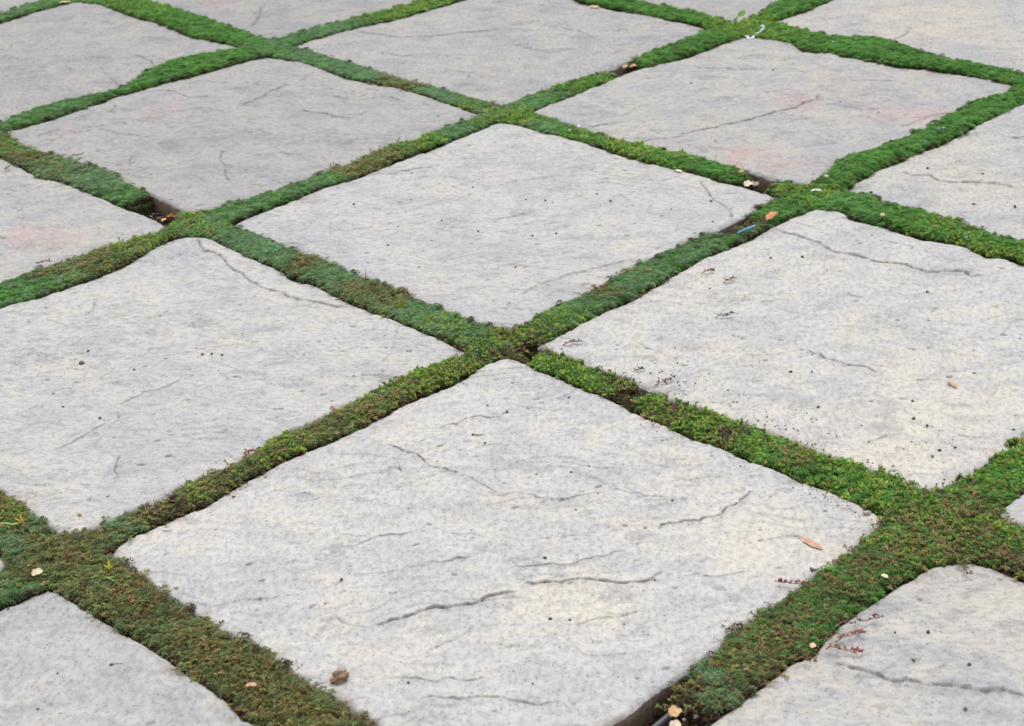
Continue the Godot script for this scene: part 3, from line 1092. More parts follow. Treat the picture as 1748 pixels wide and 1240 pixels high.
func done() -> ArrayMesh:
	var idx := PackedInt32Array(range(lv.size()))
	var m := arrays(lv, ln, idx, lc)
	lv = PackedVector3Array()
	ln = PackedVector3Array()
	lc = PackedColorArray()
	return m

func fine_tuft(s: int) -> ArrayMesh:
	var r := RandomNumberGenerator.new()
	r.seed = s
	for k in 20:
		var t := k / 20.0
		var ang := k * 2.39996 + r.randf() * 0.6
		var out := Vector3(cos(ang), 0, sin(ang))
		var lean := lerpf(0.75, 1.5, t) + r.randf_range(-0.25, 0.2)
		var dir := (out * sin(lean) + Vector3.UP * cos(lean)).normalized()
		var at := out * (0.0006 + 0.0028 * t) + Vector3.UP * (0.0034 - 0.003 * t * t + r.randf() * 0.0008)
		var tone := r.randf_range(0.75, 1.2)
		leaflet(at, dir, Vector3.UP * sin(lean) - out * cos(lean) + Vector3(0, 0.01, 0), r.randf_range(0.0020, 0.0031), r.randf_range(0.0014, 0.0019), Color(tone * r.randf_range(0.9, 1.12), tone, tone * r.randf_range(0.85, 1.15)))
	return done()

func sprig(s: int, length: float, rise: float, rusty: float) -> ArrayMesh:
	var r := RandomNumberGenerator.new()
	r.seed = s
	var n := int(length / 0.0030)
	var p := Vector3(0, 0, 0)
	var head := r.randf_range(-0.4, 0.4)
	var yaw := 0.0
	for k in n:
		var t := float(k) / n
		yaw += r.randf_range(-0.25, 0.25) + head * 0.1
		var slope := lerpf(0.05, rise, t * t) + r.randf_range(-0.12, 0.12)
		var d := Vector3(cos(yaw) * cos(slope), sin(slope), sin(yaw) * cos(slope))
		var q := p + d * length / n
		stick(p, q, 0.00042, 0.00036, Color(1.5, 0.62, 0.75))
		var roll := (PI * 0.5 if k % 2 else 0.0) + r.randf_range(-0.4, 0.4)
		var a := d.cross(Vector3.UP).normalized()
		var b := a.cross(d).normalized()
		for e in [-1.0, 1.0]:
			var out: Vector3 = (a * cos(roll) + b * sin(roll)) * e
			if out.y < -0.35: out.y *= -0.4
			var dir := (out + d * r.randf_range(0.2, 0.9) + Vector3(0, 0.25, 0)).normalized()
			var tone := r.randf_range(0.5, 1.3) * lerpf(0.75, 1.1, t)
			var c := Color(tone, tone, tone * r.randf_range(0.8, 1.2))
			if r.randf() < rusty * lerpf(1.3, 0.6, t): c = Color(tone * 1.35, tone * 0.82, tone * 0.85)
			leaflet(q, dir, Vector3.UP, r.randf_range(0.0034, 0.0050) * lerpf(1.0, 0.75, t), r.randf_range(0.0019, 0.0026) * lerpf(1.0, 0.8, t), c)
		p = q
	for k in 4:
		var ang := k * 1.57 + r.randf()
		var tone := r.randf_range(0.9, 1.35)
		leaflet(p, Vector3(cos(ang) * 0.8, 0.75, sin(ang) * 0.8).normalized(), Vector3.UP, 0.0028, 0.0017, Color(tone * (1.0 + rusty * 0.6), tone, tone * 0.8))
	return done()

func upright(s: int) -> ArrayMesh:
	var r := RandomNumberGenerator.new()
	r.seed = s
	for j in 3:
		var foot := Vector3(r.randf_range(-0.003, 0.003), 0, r.randf_range(-0.003, 0.003))
		var top := foot + Vector3(r.randf_range(-0.004, 0.004), r.randf_range(0.003, 0.007), r.randf_range(-0.004, 0.004))
		stick(foot, top, 0.00045, 0.0003, Color(0.9, 0.7, 0.6))
		for k in 8:
			var t := k / 8.0
			var ang := k * 2.4 + r.randf()
			var lean := lerpf(1.25, 0.35, t)
			var out := Vector3(cos(ang), 0, sin(ang))
			var tone := r.randf_range(0.72, 1.25) * lerpf(0.75, 1.1, t)
			leaflet(foot.lerp(top, 0.35 + 0.65 * t), (out * sin(lean) + Vector3.UP * cos(lean)).normalized(), Vector3.UP, r.randf_range(0.0026, 0.0038), r.randf_range(0.0018, 0.0026), Color(tone * r.randf_range(0.85, 1.15), tone, tone * 0.9))
	return done()

func dead_stems(s: int) -> ArrayMesh:
	var r := RandomNumberGenerator.new()
	r.seed = s
	for j in 9:
		var p := Vector3(r.randf_range(-0.004, 0.004), r.randf_range(0, 0.002), r.randf_range(-0.004, 0.004))
		var yaw := r.randf() * TAU
		var slope := r.randf_range(0.0, 0.9)
		var tone := r.randf_range(0.6, 1.6)
		for k in 4:
			yaw += r.randf_range(-0.5, 0.5)
			slope = slope * 0.7 + r.randf_range(-0.2, 0.3)
			var q := p + Vector3(cos(yaw) * cos(slope), sin(slope), sin(yaw) * cos(slope)) * r.randf_range(0.002, 0.0045)
			stick(p, q, 0.0003, 0.00024, Color(tone, tone * 0.9, tone * 0.85))
			if r.randf() < 0.25: leaflet(q, Vector3(cos(yaw + 1.0), 0.2, sin(yaw + 1.0)).normalized(), Vector3.UP, 0.0024, 0.0014, Color(tone * 1.2, tone * 0.9, tone * 0.8))
			p = q
	return done()

func trailing(s: int) -> ArrayMesh:
	# a long bare runner lying on the mat
	var r := RandomNumberGenerator.new()
	r.seed = s
	var p := Vector3(-0.018, 0, 0)
	var yaw := r.randf_range(-0.3, 0.3)
	for k in 11:
		yaw += r.randf_range(-0.3, 0.3)
		var q := p + Vector3(cos(yaw), r.randf_range(-0.15, 0.17), sin(yaw)) * 0.0037
		stick(p, q, 0.00045, 0.0004, Color(1.2, 0.95, 0.8))
		for e in r.randi_range(0, 2):
			var ang := yaw + r.randf_range(0.6, 1.6) * (1.0 if r.randf() < 0.5 else -1.0)
			leaflet(q, Vector3(cos(ang), 0.35, sin(ang)).normalized(), Vector3.UP, r.randf_range(0.003, 0.0045), r.randf_range(0.0017, 0.0023), Color(0.75, r.randf_range(0.75, 1.2), 0.6))
		p = q
	return done()

func build_thyme():
	var kinds := [fine_tuft(1), fine_tuft(2), fine_tuft(3), sprig(4, 0.018, 0.22, 0.07), sprig(5, 0.022, 0.12, 0.13), sprig(6, 0.012, 0.35, 0.05), upright(7), upright(8), dead_stems(9), dead_stems(10), trailing(11), trailing(12)]
	var called := ["green_mat", "green_mat", "green_mat", "olive_stems", "olive_stems", "olive_stems", "yellow_green_shoots", "yellow_green_shoots", "dead_stems", "dead_stems", "trailing_stems", "trailing_stems"]
	var where := []
	var tint := []
	for k in kinds.size():
		where.append([])
		tint.append(PackedColorArray())
	var w := MASK_W
	for r in range(2, MASK_H - 2):
		for c in range(2, w - 2):
			var d0 := inside[r * w + c]
			if d0 < -0.016: continue
			var cx := MASK_X0 + (c + 0.5) * CELL
			var cz := MASK_Z0 + (r + 0.5) * CELL
			var seen := in_view(Vector3(cx, 0, cz))
			var g := grown(cx, cz)
			var n := 4 if seen else (1 if rng.randf() < 0.5 else 0)
			for k in n:
				var x := cx + rng.randf_range(-0.5, 0.5) * CELL
				var z := cz + rng.randf_range(-0.5, 0.5) * CELL
				var d := joint_distance(x, z)
				var c1 := n_clump.get_noise_2d(x, z)
				var c2 := n_clump2.get_noise_2d(x + 9.0, z)
				# how far the mat reaches over the stones, or stays back from them
				var reach := 0.0022 - g[5] * 0.00030 - c1 * 0.007 - c2 * 0.004
				if d < reach: continue
				var sg := g[0] * exp(c1 * 3.0)
				var sd := g[1] * exp(-c1 * 2.0)
				var sb := g[2] * exp(c2 * 3.0)
				var sy := g[3] * exp(-c2 * 3.0)
				var sx := g[4] * 1.2
				var pick := rng.randf() * (sg + sd + sb + sy + sx)
				var dome := smoothstep(-0.008, 0.018, d - reach * 0.5)
				var top := -0.0048 + g[5] * 0.00042 * dome + (c1 * 0.0035 + c2 * 0.002) * (0.35 + 0.65 * (1.0 - g[0])) + maxf(0.0, 0.0 - d) * 0.15
				if d < 0.0: top = maxf(top, -0.002)
				if d > 0.0: top -= smoothstep(0.006, 0.0, d) * 0.002
				top -= smoothstep(0.45, 0.75, g[4]) * 0.03
				if k >= 2: top -= rng.randf() * 0.003
				var tone := (1.0 + 0.45 * n_mid.get_noise_2d(x * 2.0, z * 2.0) + 0.25 * n_tone.get_noise_2d(x, z)) * rng.randf_range(0.82, 1.2)
				var kind := 0
				var col := Color()
				if pick < sg:
					kind = rng.randi_range(0, 2)
					col = Color(0.168, 0.292, 0.148).lerp(Color(0.185, 0.235, 0.095), smoothstep(0.2, 0.7, g[2])) * tone
				elif pick < sg + sd:
					kind = rng.randi_range(0, 2)
					col = Color(0.122, 0.290, 0.066) * tone
				elif pick < sg + sd + sb:
					if k >= 2 and rng.randf() < 0.3:
						kind = rng.randi_range(0, 2)
						col = Color(0.180, 0.225, 0.085) * tone
					else:
						kind = rng.randi_range(3, 5)
						var q := rng.randf()
						if d > 0.012 and rng.randf() < 0.022:
							kind = rng.randi_range(10, 11)
							top += 0.004
						col = (Color(0.250, 0.248, 0.090) if q < 0.55 else (Color(0.190, 0.265, 0.095) if q < 0.84 else Color(0.275, 0.215, 0.115))) * tone
					if kind >= 10: col = Color(0.26, 0.195, 0.115) * tone
					if d < 0.004 and rng.randf() < 0.4: col = Color(0.140, 0.095, 0.060) * tone
				elif pick < sg + sd + sb + sy:
					kind = rng.randi_range(6, 7)
					col = Color(0.290, 0.400, 0.080) * tone
					var straw := rng.randf()
					if straw < 0.35: col = Color(0.165, 0.330, 0.080) * tone
					elif straw > 0.88: col = Color(0.38, 0.34, 0.13) * tone
				else:
					if rng.randf() < 0.55: continue
					kind = rng.randi_range(8, 9)
					col = Color(0.062, 0.036, 0.024) * tone
				# old brown growth along the edges of the mats
				if kind < 3 and d < 0.004 and c2 > 0.05 and rng.randf() < 0.6:
					kind = rng.randi_range(8, 9) if rng.randf() < 0.2 else kind
					col = Color(0.075, 0.046, 0.027) * tone
				col *= 1.43
				col.a = 1.0
				var size := rng.randf_range(0.8, 1.2) * (0.98 if kind >= 3 and kind <= 5 else 1.0)
				if kind >= 3 and kind <= 5 and d < 0.007:
					if rng.randf() < 0.4: continue
					size *= 0.72
				if kind >= 8 and d < 0.006: size *= 0.55
				var tilt := Vector3(rng.randf_range(-0.28, 0.28), 1, rng.randf_range(-0.28, 0.28))
				if d < 0.01:
					# at the rim the growth leans out over the stone
					var gx := joint_distance(x + 0.004, z) - joint_distance(x - 0.004, z)
					var gz := joint_distance(x, z + 0.004) - joint_distance(x, z - 0.004)
					tilt -= Vector3(gx, 0, gz) * 25.0 * clampf(0.01 - d, 0, 0.012)
				var up := tilt.normalized()
				var yaw := rng.randf() * TAU
				if kind >= 3 and kind <= 5 and d < 0.015 and rng.randf() < 0.85:
					# runners at the rim turn back into the joint
					yaw = atan2(joint_distance(x, z - 0.004) - joint_distance(x, z + 0.004), joint_distance(x - 0.004, z) - joint_distance(x + 0.004, z)) + rng.randf_range(-0.9, 0.9)
				var fw := up.cross(Vector3(cos(yaw), 0, sin(yaw))).normalized()
				var b := Basis(up.cross(fw).normalized(), up, fw).orthonormalized().scaled(Vector3(size, size, size))
				where[kind].append(Transform3D(b, Vector3(x, top, z)))
				tint[kind].append(col)
	var green := StandardMaterial3D.new()
	green.vertex_color_use_as_albedo = true
	green.roughness = 0.42
	green.metallic_specular = 0.5
	green.cull_mode = BaseMaterial3D.CULL_DISABLED
	green.backlight_enabled = true
	green.backlight = Color(0.95, 0.95, 0.95)
	var all := Node3D.new()
	all.name = "creeping_thyme"
	tag(all, "low mats of creeping thyme filling all joints between the paving stones", "ground cover", "", "stuff")
	add_child(all)
	var count := 0
	for k in kinds.size():
		var mm := MultiMesh.new()
		mm.transform_format = MultiMesh.TRANSFORM_3D
		mm.use_colors = true
		mm.mesh = kinds[k]
		mm.instance_count = where[k].size()
		for i in where[k].size():
			mm.set_instance_transform(i, where[k][i])
			mm.set_instance_color(i, tint[k][i])
		count += where[k].size()
		var o := MultiMeshInstance3D.new()
		o.name = called[k]
		o.multimesh = mm
		o.material_override = green
		o.set_meta("kind", "stuff")
		all.add_child(o, true)
	print("plants ", count)

# ---------------------------------------------------------------- small things
func lumpy(size: Vector3, s: int, rough: float, rings := 8, flat_below := 0.25) -> ArrayMesh:
	# a stone, crumb or seed: a knobbly ball cut off a little below
	var n := noise(1.1, s)
	var v := PackedVector3Array()
	var nor := PackedVector3Array()
	var idx := PackedInt32Array()
	var cols := rings * 2
	for j in rings + 1:
		var th := PI * j / rings
		for i in cols:
			var ph := TAU * i / cols
			var d := Vector3(sin(th) * cos(ph), cos(th), sin(th) * sin(ph))
			var r := 1.0 + rough * n.get_noise_3dv(d * 1.3)
			r = minf(r, 1.0 + rough * 0.35)
			var p := Vector3(d.x * size.x, d.y * size.y, d.z * size.z) * 0.5 * r
			p.y = maxf(p.y, -size.y * flat_below)
			v.append(p + Vector3(0, size.y * flat_below, 0))
	for j in rings:
		for i in cols:
			var a := j * cols + i
			var b := j * cols + (i + 1) % cols
			idx.append_array(PackedInt32Array([a, b, b + cols, a, b + cols, a + cols]))
	nor.resize(v.size())
	for k in range(0, idx.size(), 3):
		var c := (v[idx[k]] + v[idx[k + 1]] + v[idx[k + 2]]) / 3.0 - Vector3(0, size.y * 0.25, 0)
		var q := (v[idx[k + 1]] - v[idx[k]]).cross(v[idx[k + 2]] - v[idx[k]])
		if q.dot(c) < 0: q = -q
		for e in 3: nor[idx[k + e]] += q
	for k in nor.size(): nor[k] = nor[k].normalized() if nor[k].length() > 0 else Vector3.UP
	return arrays(v, nor, idx)

func tube(pts: Array, radii: Array, sides := 7) -> ArrayMesh:
	var v := PackedVector3Array()
	var nor := PackedVector3Array()
	var idx := PackedInt32Array()
	var last := pts.size() - 1
	for k in pts.size():
		var d: Vector3 = (pts[mini(k + 1, last)] - pts[maxi(k - 1, 0)]).normalized()
		var a := d.cross(Vector3(0.21, 1, 0.13)).normalized()
		var b := d.cross(a)
		for s in sides:
			var o := a * cos(TAU * s / sides) + b * sin(TAU * s / sides)
			v.append(pts[k] + o * radii[mini(k, radii.size() - 1)])
			nor.append(o)
	for k in last:
		for s in sides:
			var p := k * sides + s
			var q := k * sides + (s + 1) % sides
			idx.append_array(PackedInt32Array([p, q, q + sides, p, q + sides, p + sides]))
	for e in [0, last]:
		var c := v.size()
		v.append(pts[e])
		var d: Vector3 = (pts[0] - pts[1]).normalized() if e == 0 else (pts[last] - pts[last - 1]).normalized()
		nor.append(d)
		for s in sides:
			v.append(v[e * sides + s])
			nor.append(d)
		for s in sides: idx.append_array(PackedInt32Array([c, c + 1 + s, c + 1 + (s + 1) % sides]))
	return arrays(v, nor, idx)

func blade_shape(length: float, width: float, thick: float, cup: float, arch: float, pointed: float, twist := 0.0) -> ArrayMesh:
	# a leaf with thickness, along +x from its stalk end, cupped across and arched along
	var nx := 14
	var nz := 6
	var v := PackedVector3Array()
	var nor := PackedVector3Array()
	var idx := PackedInt32Array()
	for face in 2:
		for i in nx + 1:
			var t := float(i) / nx
			var w := width * 0.5 * pow(sin(PI * clampf(t * 0.97 + 0.015, 0, 1)), pointed) * (1.0 + 0.12 * sin(t * 9.0))
			for j in nz + 1:
				var s := float(j) / nz * 2.0 - 1.0
				var y := cup * s * s * width * 0.5 + arch * length * sin(PI * t) + twist * s * w * (t - 0.3) + 0.04 * width * sin(t * 14.0 + s * 2.0)
				y += thick if face == 0 and absf(s) < 0.99 and i > 0 and i < nx else 0.0
				v.append(Vector3(t * length, y, s * w))
				nor.append(Vector3.ZERO)
	var per := (nx + 1) * (nz + 1)
	for face in 2:
		for i in nx:
			for j in nz:
				var a := face * per + i * (nz + 1) + j
				var tris := [a, a + 1, a + nz + 2, a, a + nz + 2, a + nz + 1]
				for k in range(0, 6, 3):
					var q: Vector3 = (v[tris[k + 1]] - v[tris[k]]).cross(v[tris[k + 2]] - v[tris[k]])
					if (q.y < 0) == (face == 0): q = -q
					for e in 3: nor[tris[k + e]] += q
				idx.append_array(PackedInt32Array(tris))
	for k in nor.size(): nor[k] = nor[k].normalized() if nor[k].length() > 0 else Vector3.UP
	return arrays(v, nor, idx)

func mottled(color: Color, other: Color, scale: float, rough := 0.7) -> StandardMaterial3D:
	var n := noise(0.03, int(scale * 7.0) + 5)
	var im := n.get_seamless_image(128, 128)
	var b := im.get_data()
	var out := PackedByteArray()
	out.resize(128 * 128 * 3)
	for i in 128 * 128:
		var c := color.lerp(other, b[i] / 255.0).linear_to_srgb()
		out[i * 3] = int(clampf(c.r, 0, 1) * 255)
		out[i * 3 + 1] = int(clampf(c.g, 0, 1) * 255)
		out[i * 3 + 2] = int(clampf(c.b, 0, 1) * 255)
	var m := StandardMaterial3D.new()
	m.albedo_texture = ImageTexture.create_from_image(Image.create_from_data(128, 128, false, Image.FORMAT_RGB8, out))
	m.uv1_triplanar = true
	m.uv1_scale = Vector3.ONE * scale
	m.roughness = rough
	m.metallic_specular = 0.35
	return m

func leaf(called: String, from: Vector3, to: Vector3, width: float, cup: float, arch: float, color: Color, other: Color, label: String, category: String, stalk := 0.0, twist := 0.0, pointed := 0.75) -> Node3D:
	var o := base(called, from, label, category)
	var d := rest(to) - rest(from)
	var l := d.length()
	o.rotation = Vector3(0, atan2(-d.z, d.x), asin(d.y / l))
	var m := mottled(color, other, 60.0)
	m.backlight_enabled = true
	m.backlight = Color(0.2, 0.2, 0.2)
	put("blade", blade_shape(l, width, 0.0004, cup, arch, pointed, twist), m, o)
	var rib := []
	for k in 8:
		var t := k / 7.0 * 0.94 + 0.02
		rib.append(Vector3(t * l, arch * l * sin(PI * t) + 0.0005, 0))
	put("midrib", tube(rib, [width * 0.035, width * 0.03, width * 0.02], 5), paint(color * 0.8), o)
	if stalk > 0.0:
		put("stalk", tube([Vector3(0.001, 0.0003, 0), Vector3(-stalk * 0.5, 0.0012, 0.0006), Vector3(-stalk, 0.0006, 0.002)], [0.0005, 0.0004], 5), paint(color * 0.6), o)
	return o

func husk(called: String, at: Vector3, long: float, wide: float, turn: float, color: Color, label: String, category: String) -> Node3D:
	# half a seed case: a cup with a rim, and the paler inside
	var o := base(called, at, label, category)
	o.rotation = Vector3(0.25, turn, 0.15)
	put("shell", blade_shape(long, wide, 0.0009, 0.45, 0.14, 0.5), mottled(color, color * 0.75, 90.0, 0.5), o)
	put("keel", tube([Vector3(long * 0.06, 0.0008, 0), Vector3(long * 0.5, 0.14 * long + 0.0010, 0), Vector3(long * 0.94, 0.0008, 0)], [0.0004, 0.0006, 0.0003], 5), paint(color * 0.7), o)
	return o

func red_sprig(from: Vector3, to: Vector3, n: int, color: Color, tip: Color, label: String, s: int) -> Node3D:
	# one thyme runner that has crept out over a stone
	var r := RandomNumberGenerator.new()
	r.seed = s
	var o := base("thyme_runner", from, label, "plant runner")
	var d := rest(to) - rest(from)
	var pts := [Vector3.ZERO]
	var k_last := n
	for k in range(1, n + 1):
		pts.append(d * k / n + Vector3(r.randf_range(-0.0015, 0.0015), 0.0015 + r.randf_range(0, 0.003), r.randf_range(-0.0015, 0.0015)))
	put("stem", tube(pts, [0.0007, 0.0006, 0.0005], 5), paint(Color(0.20, 0.085, 0.06)), o)
	for k in range(1, n + 1):
		var c := color.lerp(tip, float(k) / n)
		var mat := paint(c * 1.43, 0.6)
		mat.backlight_enabled = true
		mat.backlight = Color(0.3, 0.3, 0.3)
		mat.cull_mode = BaseMaterial3D.CULL_DISABLED
		mat.vertex_color_use_as_albedo = true
		for e in (4 if k > n - 2 else 2):
			var ang := r.randf() * TAU
			leaflet(pts[k], Vector3(cos(ang), r.randf_range(0.1, 0.8), sin(ang)).normalized(), Vector3.UP, r.randf_range(0.0042, 0.006), r.randf_range(0.0024, 0.0032), Color.WHITE * r.randf_range(0.75, 1.1))
		put("leaf_whorl", done(), mat, o)
	return o

func grass_blades(parent: Node3D, spots: Array, color: Color, tip: Color, called := "blade"):
	for sp in spots:
		# foot x, foot z, lean x, lean z, height, width, all in millimetres
		var f := Vector3(sp[0], 0, sp[1]) * 0.001
		var t := f + Vector3(sp[2], sp[4], sp[3]) * 0.001
		var c := f.lerp(t, 0.5) + Vector3(-sp[2], 0, -sp[3]) * 0.00025
		var w: float = sp[5] * 0.0005
		put(called, tube([f, f.lerp(c, 0.6), c, c.lerp(t, 0.6), t], [w * 0.8, w, w, w * 0.6, w * 0.12], 4), paint(color.lerp(tip, rng.randf()), 0.5), parent)

func told_apart(spots: Array, label: String) -> Array:
	# where on its stone each of a set of like grains lies, and its turn from the left there
	var zones := {}
	var out := []
	for n in spots.size():
		out.append(label)
		var at := ""
		var q := Vector2(spots[n].x, spots[n].z)
		if " on the " in label and label.contains("stone"):
			for t in tops:
				var ax: Vector2 = t[1]
				var ay: Vector2 = t[2]
				var det := ax.x * ay.y - ax.y * ay.x
				var d: Vector2 = q - t[0]
				var u := (d.x * ay.y - d.y * ay.x) / det
				var v := (ax.x * d.y - ax.y * d.x) / det
				if u < 0 or v < 0 or u > 1 or v > 1: continue
				at = [["front tip", "right front edge", "right tip"], ["left front edge", "middle", "right back edge"], ["left tip", "left back edge", "back tip"]][clampi(int(v * 3), 0, 2)][clampi(int(u * 3), 0, 2)]
		if not zones.has(at): zones[at] = []
		zones[at].append(n)
	var words := ["first", "second", "third", "fourth", "fifth", "sixth", "seventh", "eighth"]
	for at in zones:
		var all: Array = zones[at]
		all.sort_custom(func(a, b): return spots[a].x < spots[b].x)
		var what := label.replace(" lying on the ", " at the " + at + " of the ").replace(" on the ", " at the " + at + " of the ") if at else label
		for k in all.size():
			if all.size() == 1: out[all[k]] = what
			elif k == 0: out[all[k]] = "leftmost " + what
			elif k == all.size() - 1: out[all[k]] = "rightmost " + what
			else: out[all[k]] = words[mini(k, 7)] + " from left " + what
	return out

func crumbs(spots: Array, label: String, category: String, called: String, group: String, color: Color, lo: float, hi: float):
	var mats := [paint(color, 0.8), paint(color * 0.7, 0.7), paint(color * 1.3, 0.85)]
	var meshes := []
	for k in 4: meshes.append(lumpy(Vector3(1, 0.75, 0.8), 80 + k, 0.9, 5))
	var names := told_apart(spots, label)
	for n in spots.size():
		var p: Vector3 = spots[n]
		var o := put(called, meshes[rng.randi() % 4], mats[rng.randi() % 3], self)
		o.position = rest(p) - Vector3(0, 0.0002, 0)
		o.scale = Vector3.ONE * rng.randf_range(lo, hi)
		o.rotation.y = rng.randf() * TAU
		tag(o, names[n], category, group)

func grit(spots: Array, spread_mm: float, each: int, lo: float, hi: float, color: Color, called: String, label: String):
	# scattered crumbs nobody would count
	var mesh := lumpy(Vector3(1, 0.6, 0.8), 91, 0.9, 4)
	var where := []
	for p in spots:
		for k in each:
			var q: Vector3 = p + Vector3(rng.randfn(), 0, rng.randfn()) * spread_mm * 0.001
			if joint_distance(q.x, q.z) > -0.003: continue
			where.append(Transform3D(Basis(Vector3.UP, rng.randf() * TAU).scaled(Vector3.ONE * lo * pow(hi / lo, rng.randf())), rest(q)))
	var mm := MultiMesh.new()
	mm.transform_format = MultiMesh.TRANSFORM_3D
	mm.mesh = mesh
	mm.instance_count = where.size()
	for k in where.size(): mm.set_instance_transform(k, where[k])
	var o := MultiMeshInstance3D.new()
	o.name = numbered(called)
	o.multimesh = mm
	o.material_override = paint(color, 0.9)
	tag(o, label, "debris", "", "stuff")
	add_child(o, true)

func build_small_things():
	# --- on the front stone
	var peb := base("pebble", Vector3(-0.1668, 0.0000, 0.6928), "small brown rough pebble on the left front part of the front stone", "pebble")
	peb.rotation.y = 0.5
	put("stone_body", lumpy(Vector3(0.0175, 0.0125, 0.0135), 3, 0.6, 14), mottled(Color(0.22, 0.135, 0.075), Color(0.10, 0.062, 0.038), 120.0, 0.45), peb)
	var cap := put("painted_lit_facet", lumpy(Vector3(0.0105, 0.006, 0.009), 9, 0.6, 9), mottled(Color(0.30, 0.27, 0.26), Color(0.20, 0.17, 0.16), 120.0, 0.5), peb)  # paler lump that paints the lit top right facet of the pebble
	cap.position = Vector3(0.0035, 0.0065, -0.0035)
	leaf("dry_leaf", Vector3(0.3031, 0.0003, 0.4863), Vector3(0.3218, 0.0003, 0.5150), 0.0105, 0.16, 0.02, Color(0.40, 0.265, 0.19), Color(0.28, 0.165, 0.11), "dry pinkish tan leaf with a stalk on the right of the front stone", "leaf", 0.007, 0.15)
	leaf("seed_husk", Vector3(0.5393, 0.0003, 0.1629), Vector3(0.5448, 0.0003, 0.1834), 0.0052, 0.35, 0.08, Color(0.44, 0.28, 0.14), Color(0.28, 0.155, 0.07), "narrow golden brown husk lying alone on the cream right stone", "seed husk")
	var chip := put("white_chip", lumpy(Vector3(0.0042, 0.0028, 0.0035), 21, 0.9, 6), paint(Color(0.78, 0.78, 0.76)), self)
	chip.position = rest(Vector3(0.2461, 0.0000, 0.4146))
	tag(chip, "tiny white chip at the end of a crevice on the front stone", "stone chip")
	var grey := put("grey_pebble", lumpy(Vector3(0.0085, 0.0045, 0.006), 22, 0.5, 8), paint(Color(0.24, 0.22, 0.21)), self)
	grey.position = rest(Vector3(0.3800, 0.0000, 0.4540))
	tag(grey, "small smooth grey pebble at the right corner of the front stone", "pebble")
	leaf("leaf_scrap", Vector3(0.3876, 0.0003, 0.4681), Vector3(0.3957, 0.0006, 0.4647), 0.006, 0.2, 0.08, Color(0.52, 0.34, 0.22), Color(0.4, 0.25, 0.15), "small tan leaf scrap beside the grey pebble at the stone corner", "leaf")
	var white := put("white_chip", lumpy(Vector3(0.0045, 0.003, 0.0035), 24, 0.9, 6), paint(Color(0.72, 0.72, 0.70)), self)
	white.position = rest(Vector3(0.3864, 0.0000, 0.4709))
	tag(white, "white chip below the tan leaf scrap at the stone corner", "stone chip")
	var stalked := base("stalked_seed", Vector3(-0.0399, 0.0000, 0.2350), "brown seed with a thin stalk on the back half of the front stone", "seed")
	put("seed_body", lumpy(Vector3(0.0032, 0.0026, 0.0028), 31, 0.5, 6), paint(Color(0.09, 0.05, 0.045)), stalked)
	put("stalk", tube([Vector3(0.001, 0.001, 0), Vector3(0.005, 0.0012, 0.002), Vector3(0.010, 0.0006, 0.0005), Vector3(0.013, 0.0004, -0.001)], [0.0006, 0.0008, 0.0004], 5), paint(Color(0.16, 0.13, 0.06)), stalked)
	# --- on the left and front left stones
	var nut := base("round_seed", Vector3(-0.5521, 0.0000, -0.0146), "dark round seed on the left stone above its blue grey stain", "seed")
	put("seed_body", lumpy(Vector3(0.0072, 0.0058, 0.0066), 41, 0.25, 9), mottled(Color(0.13, 0.115, 0.07), Color(0.06, 0.055, 0.045), 150.0, 0.4), nut)
	put("bright_base", lumpy(Vector3(0.0030, 0.0012, 0.0016), 42, 0.8, 6), paint(Color(0.6, 0.6, 0.6)), nut).position = Vector3(-0.001, 0, 0.010)
	var tan := base("tan_seed", Vector3(-0.4764, 0.0000, 0.3743), "tan seed case near the front tip of the left stone", "seed")
	put("seed_body", lumpy(Vector3(0.0048, 0.0045, 0.0045), 43, 0.35, 8), mottled(Color(0.42, 0.25, 0.10), Color(0.22, 0.11, 0.04), 150.0, 0.5), tan)
	put("pale_tip", lumpy(Vector3(0.0022, 0.0020, 0.0020), 44, 0.4, 6), paint(Color(0.6, 0.52, 0.4)), tan).position = Vector3(0.0004, 0.0028, -0.001)
	var st2 := base("stalked_seed", Vector3(-0.3892, 0.0000, 0.6549), "dark brown seed with a thin stalk on the front left stone", "seed")
	put("seed_body", lumpy(Vector3(0.0040, 0.0022, 0.0030), 45, 0.6, 6), paint(Color(0.075, 0.045, 0.035)), st2)
	put("stalk", tube([Vector3(0.001, 0.0008, 0), Vector3(0.005, 0.0011, -0.0005), Vector3(0.010, 0.0005, -0.001)], [0.0004, 0.0003], 5), paint(Color(0.12, 0.08, 0.06)), st2)
	# --- on the thyme
	husk("pale_husk", Vector3(-0.4998, 0.0060, 0.4996), 0.0120, 0.0092, 0.3, Color(0.54, 0.44, 0.32), "round cream husk on the thyme by the left front corner", "seed husk")
	husk("pink_husk", Vector3(-0.2535, 0.0060, 0.7058), 0.0115, 0.0045, -0.15, Color(0.48, 0.28, 0.18), "narrow pinkish husk on the olive thyme along the front stone", "seed husk")
	husk("pale_husk", Vector3(0.3677, 0.0080, 0.5822), 0.0085, 0.0042, -0.9, Color(0.62, 0.56, 0.36), "narrow cream husk on the thyme right of the front stone", "seed husk")
	husk("pale_husk", Vector3(0.2773, 0.0050, 0.6900), 0.0062, 0.0055, 0.4, Color(0.60, 0.45, 0.28), "small cream husk at the rim of the right front stone", "seed husk")
	husk("bud_scale", Vector3(0.5636, 0.0090, -0.3389), 0.0075, 0.0070, 0.2, Color(0.45, 0.32, 0.2), "tan bud scale on the deep green thyme behind the cream stone", "seed husk")
	husk("bud_scale", Vector3(0.5133, 0.0090, -0.5055), 0.0060, 0.0060, 0.9, Color(0.5, 0.36, 0.28), "pinkish tan bud scale on the thyme in front of the pink stained stone", "seed husk")
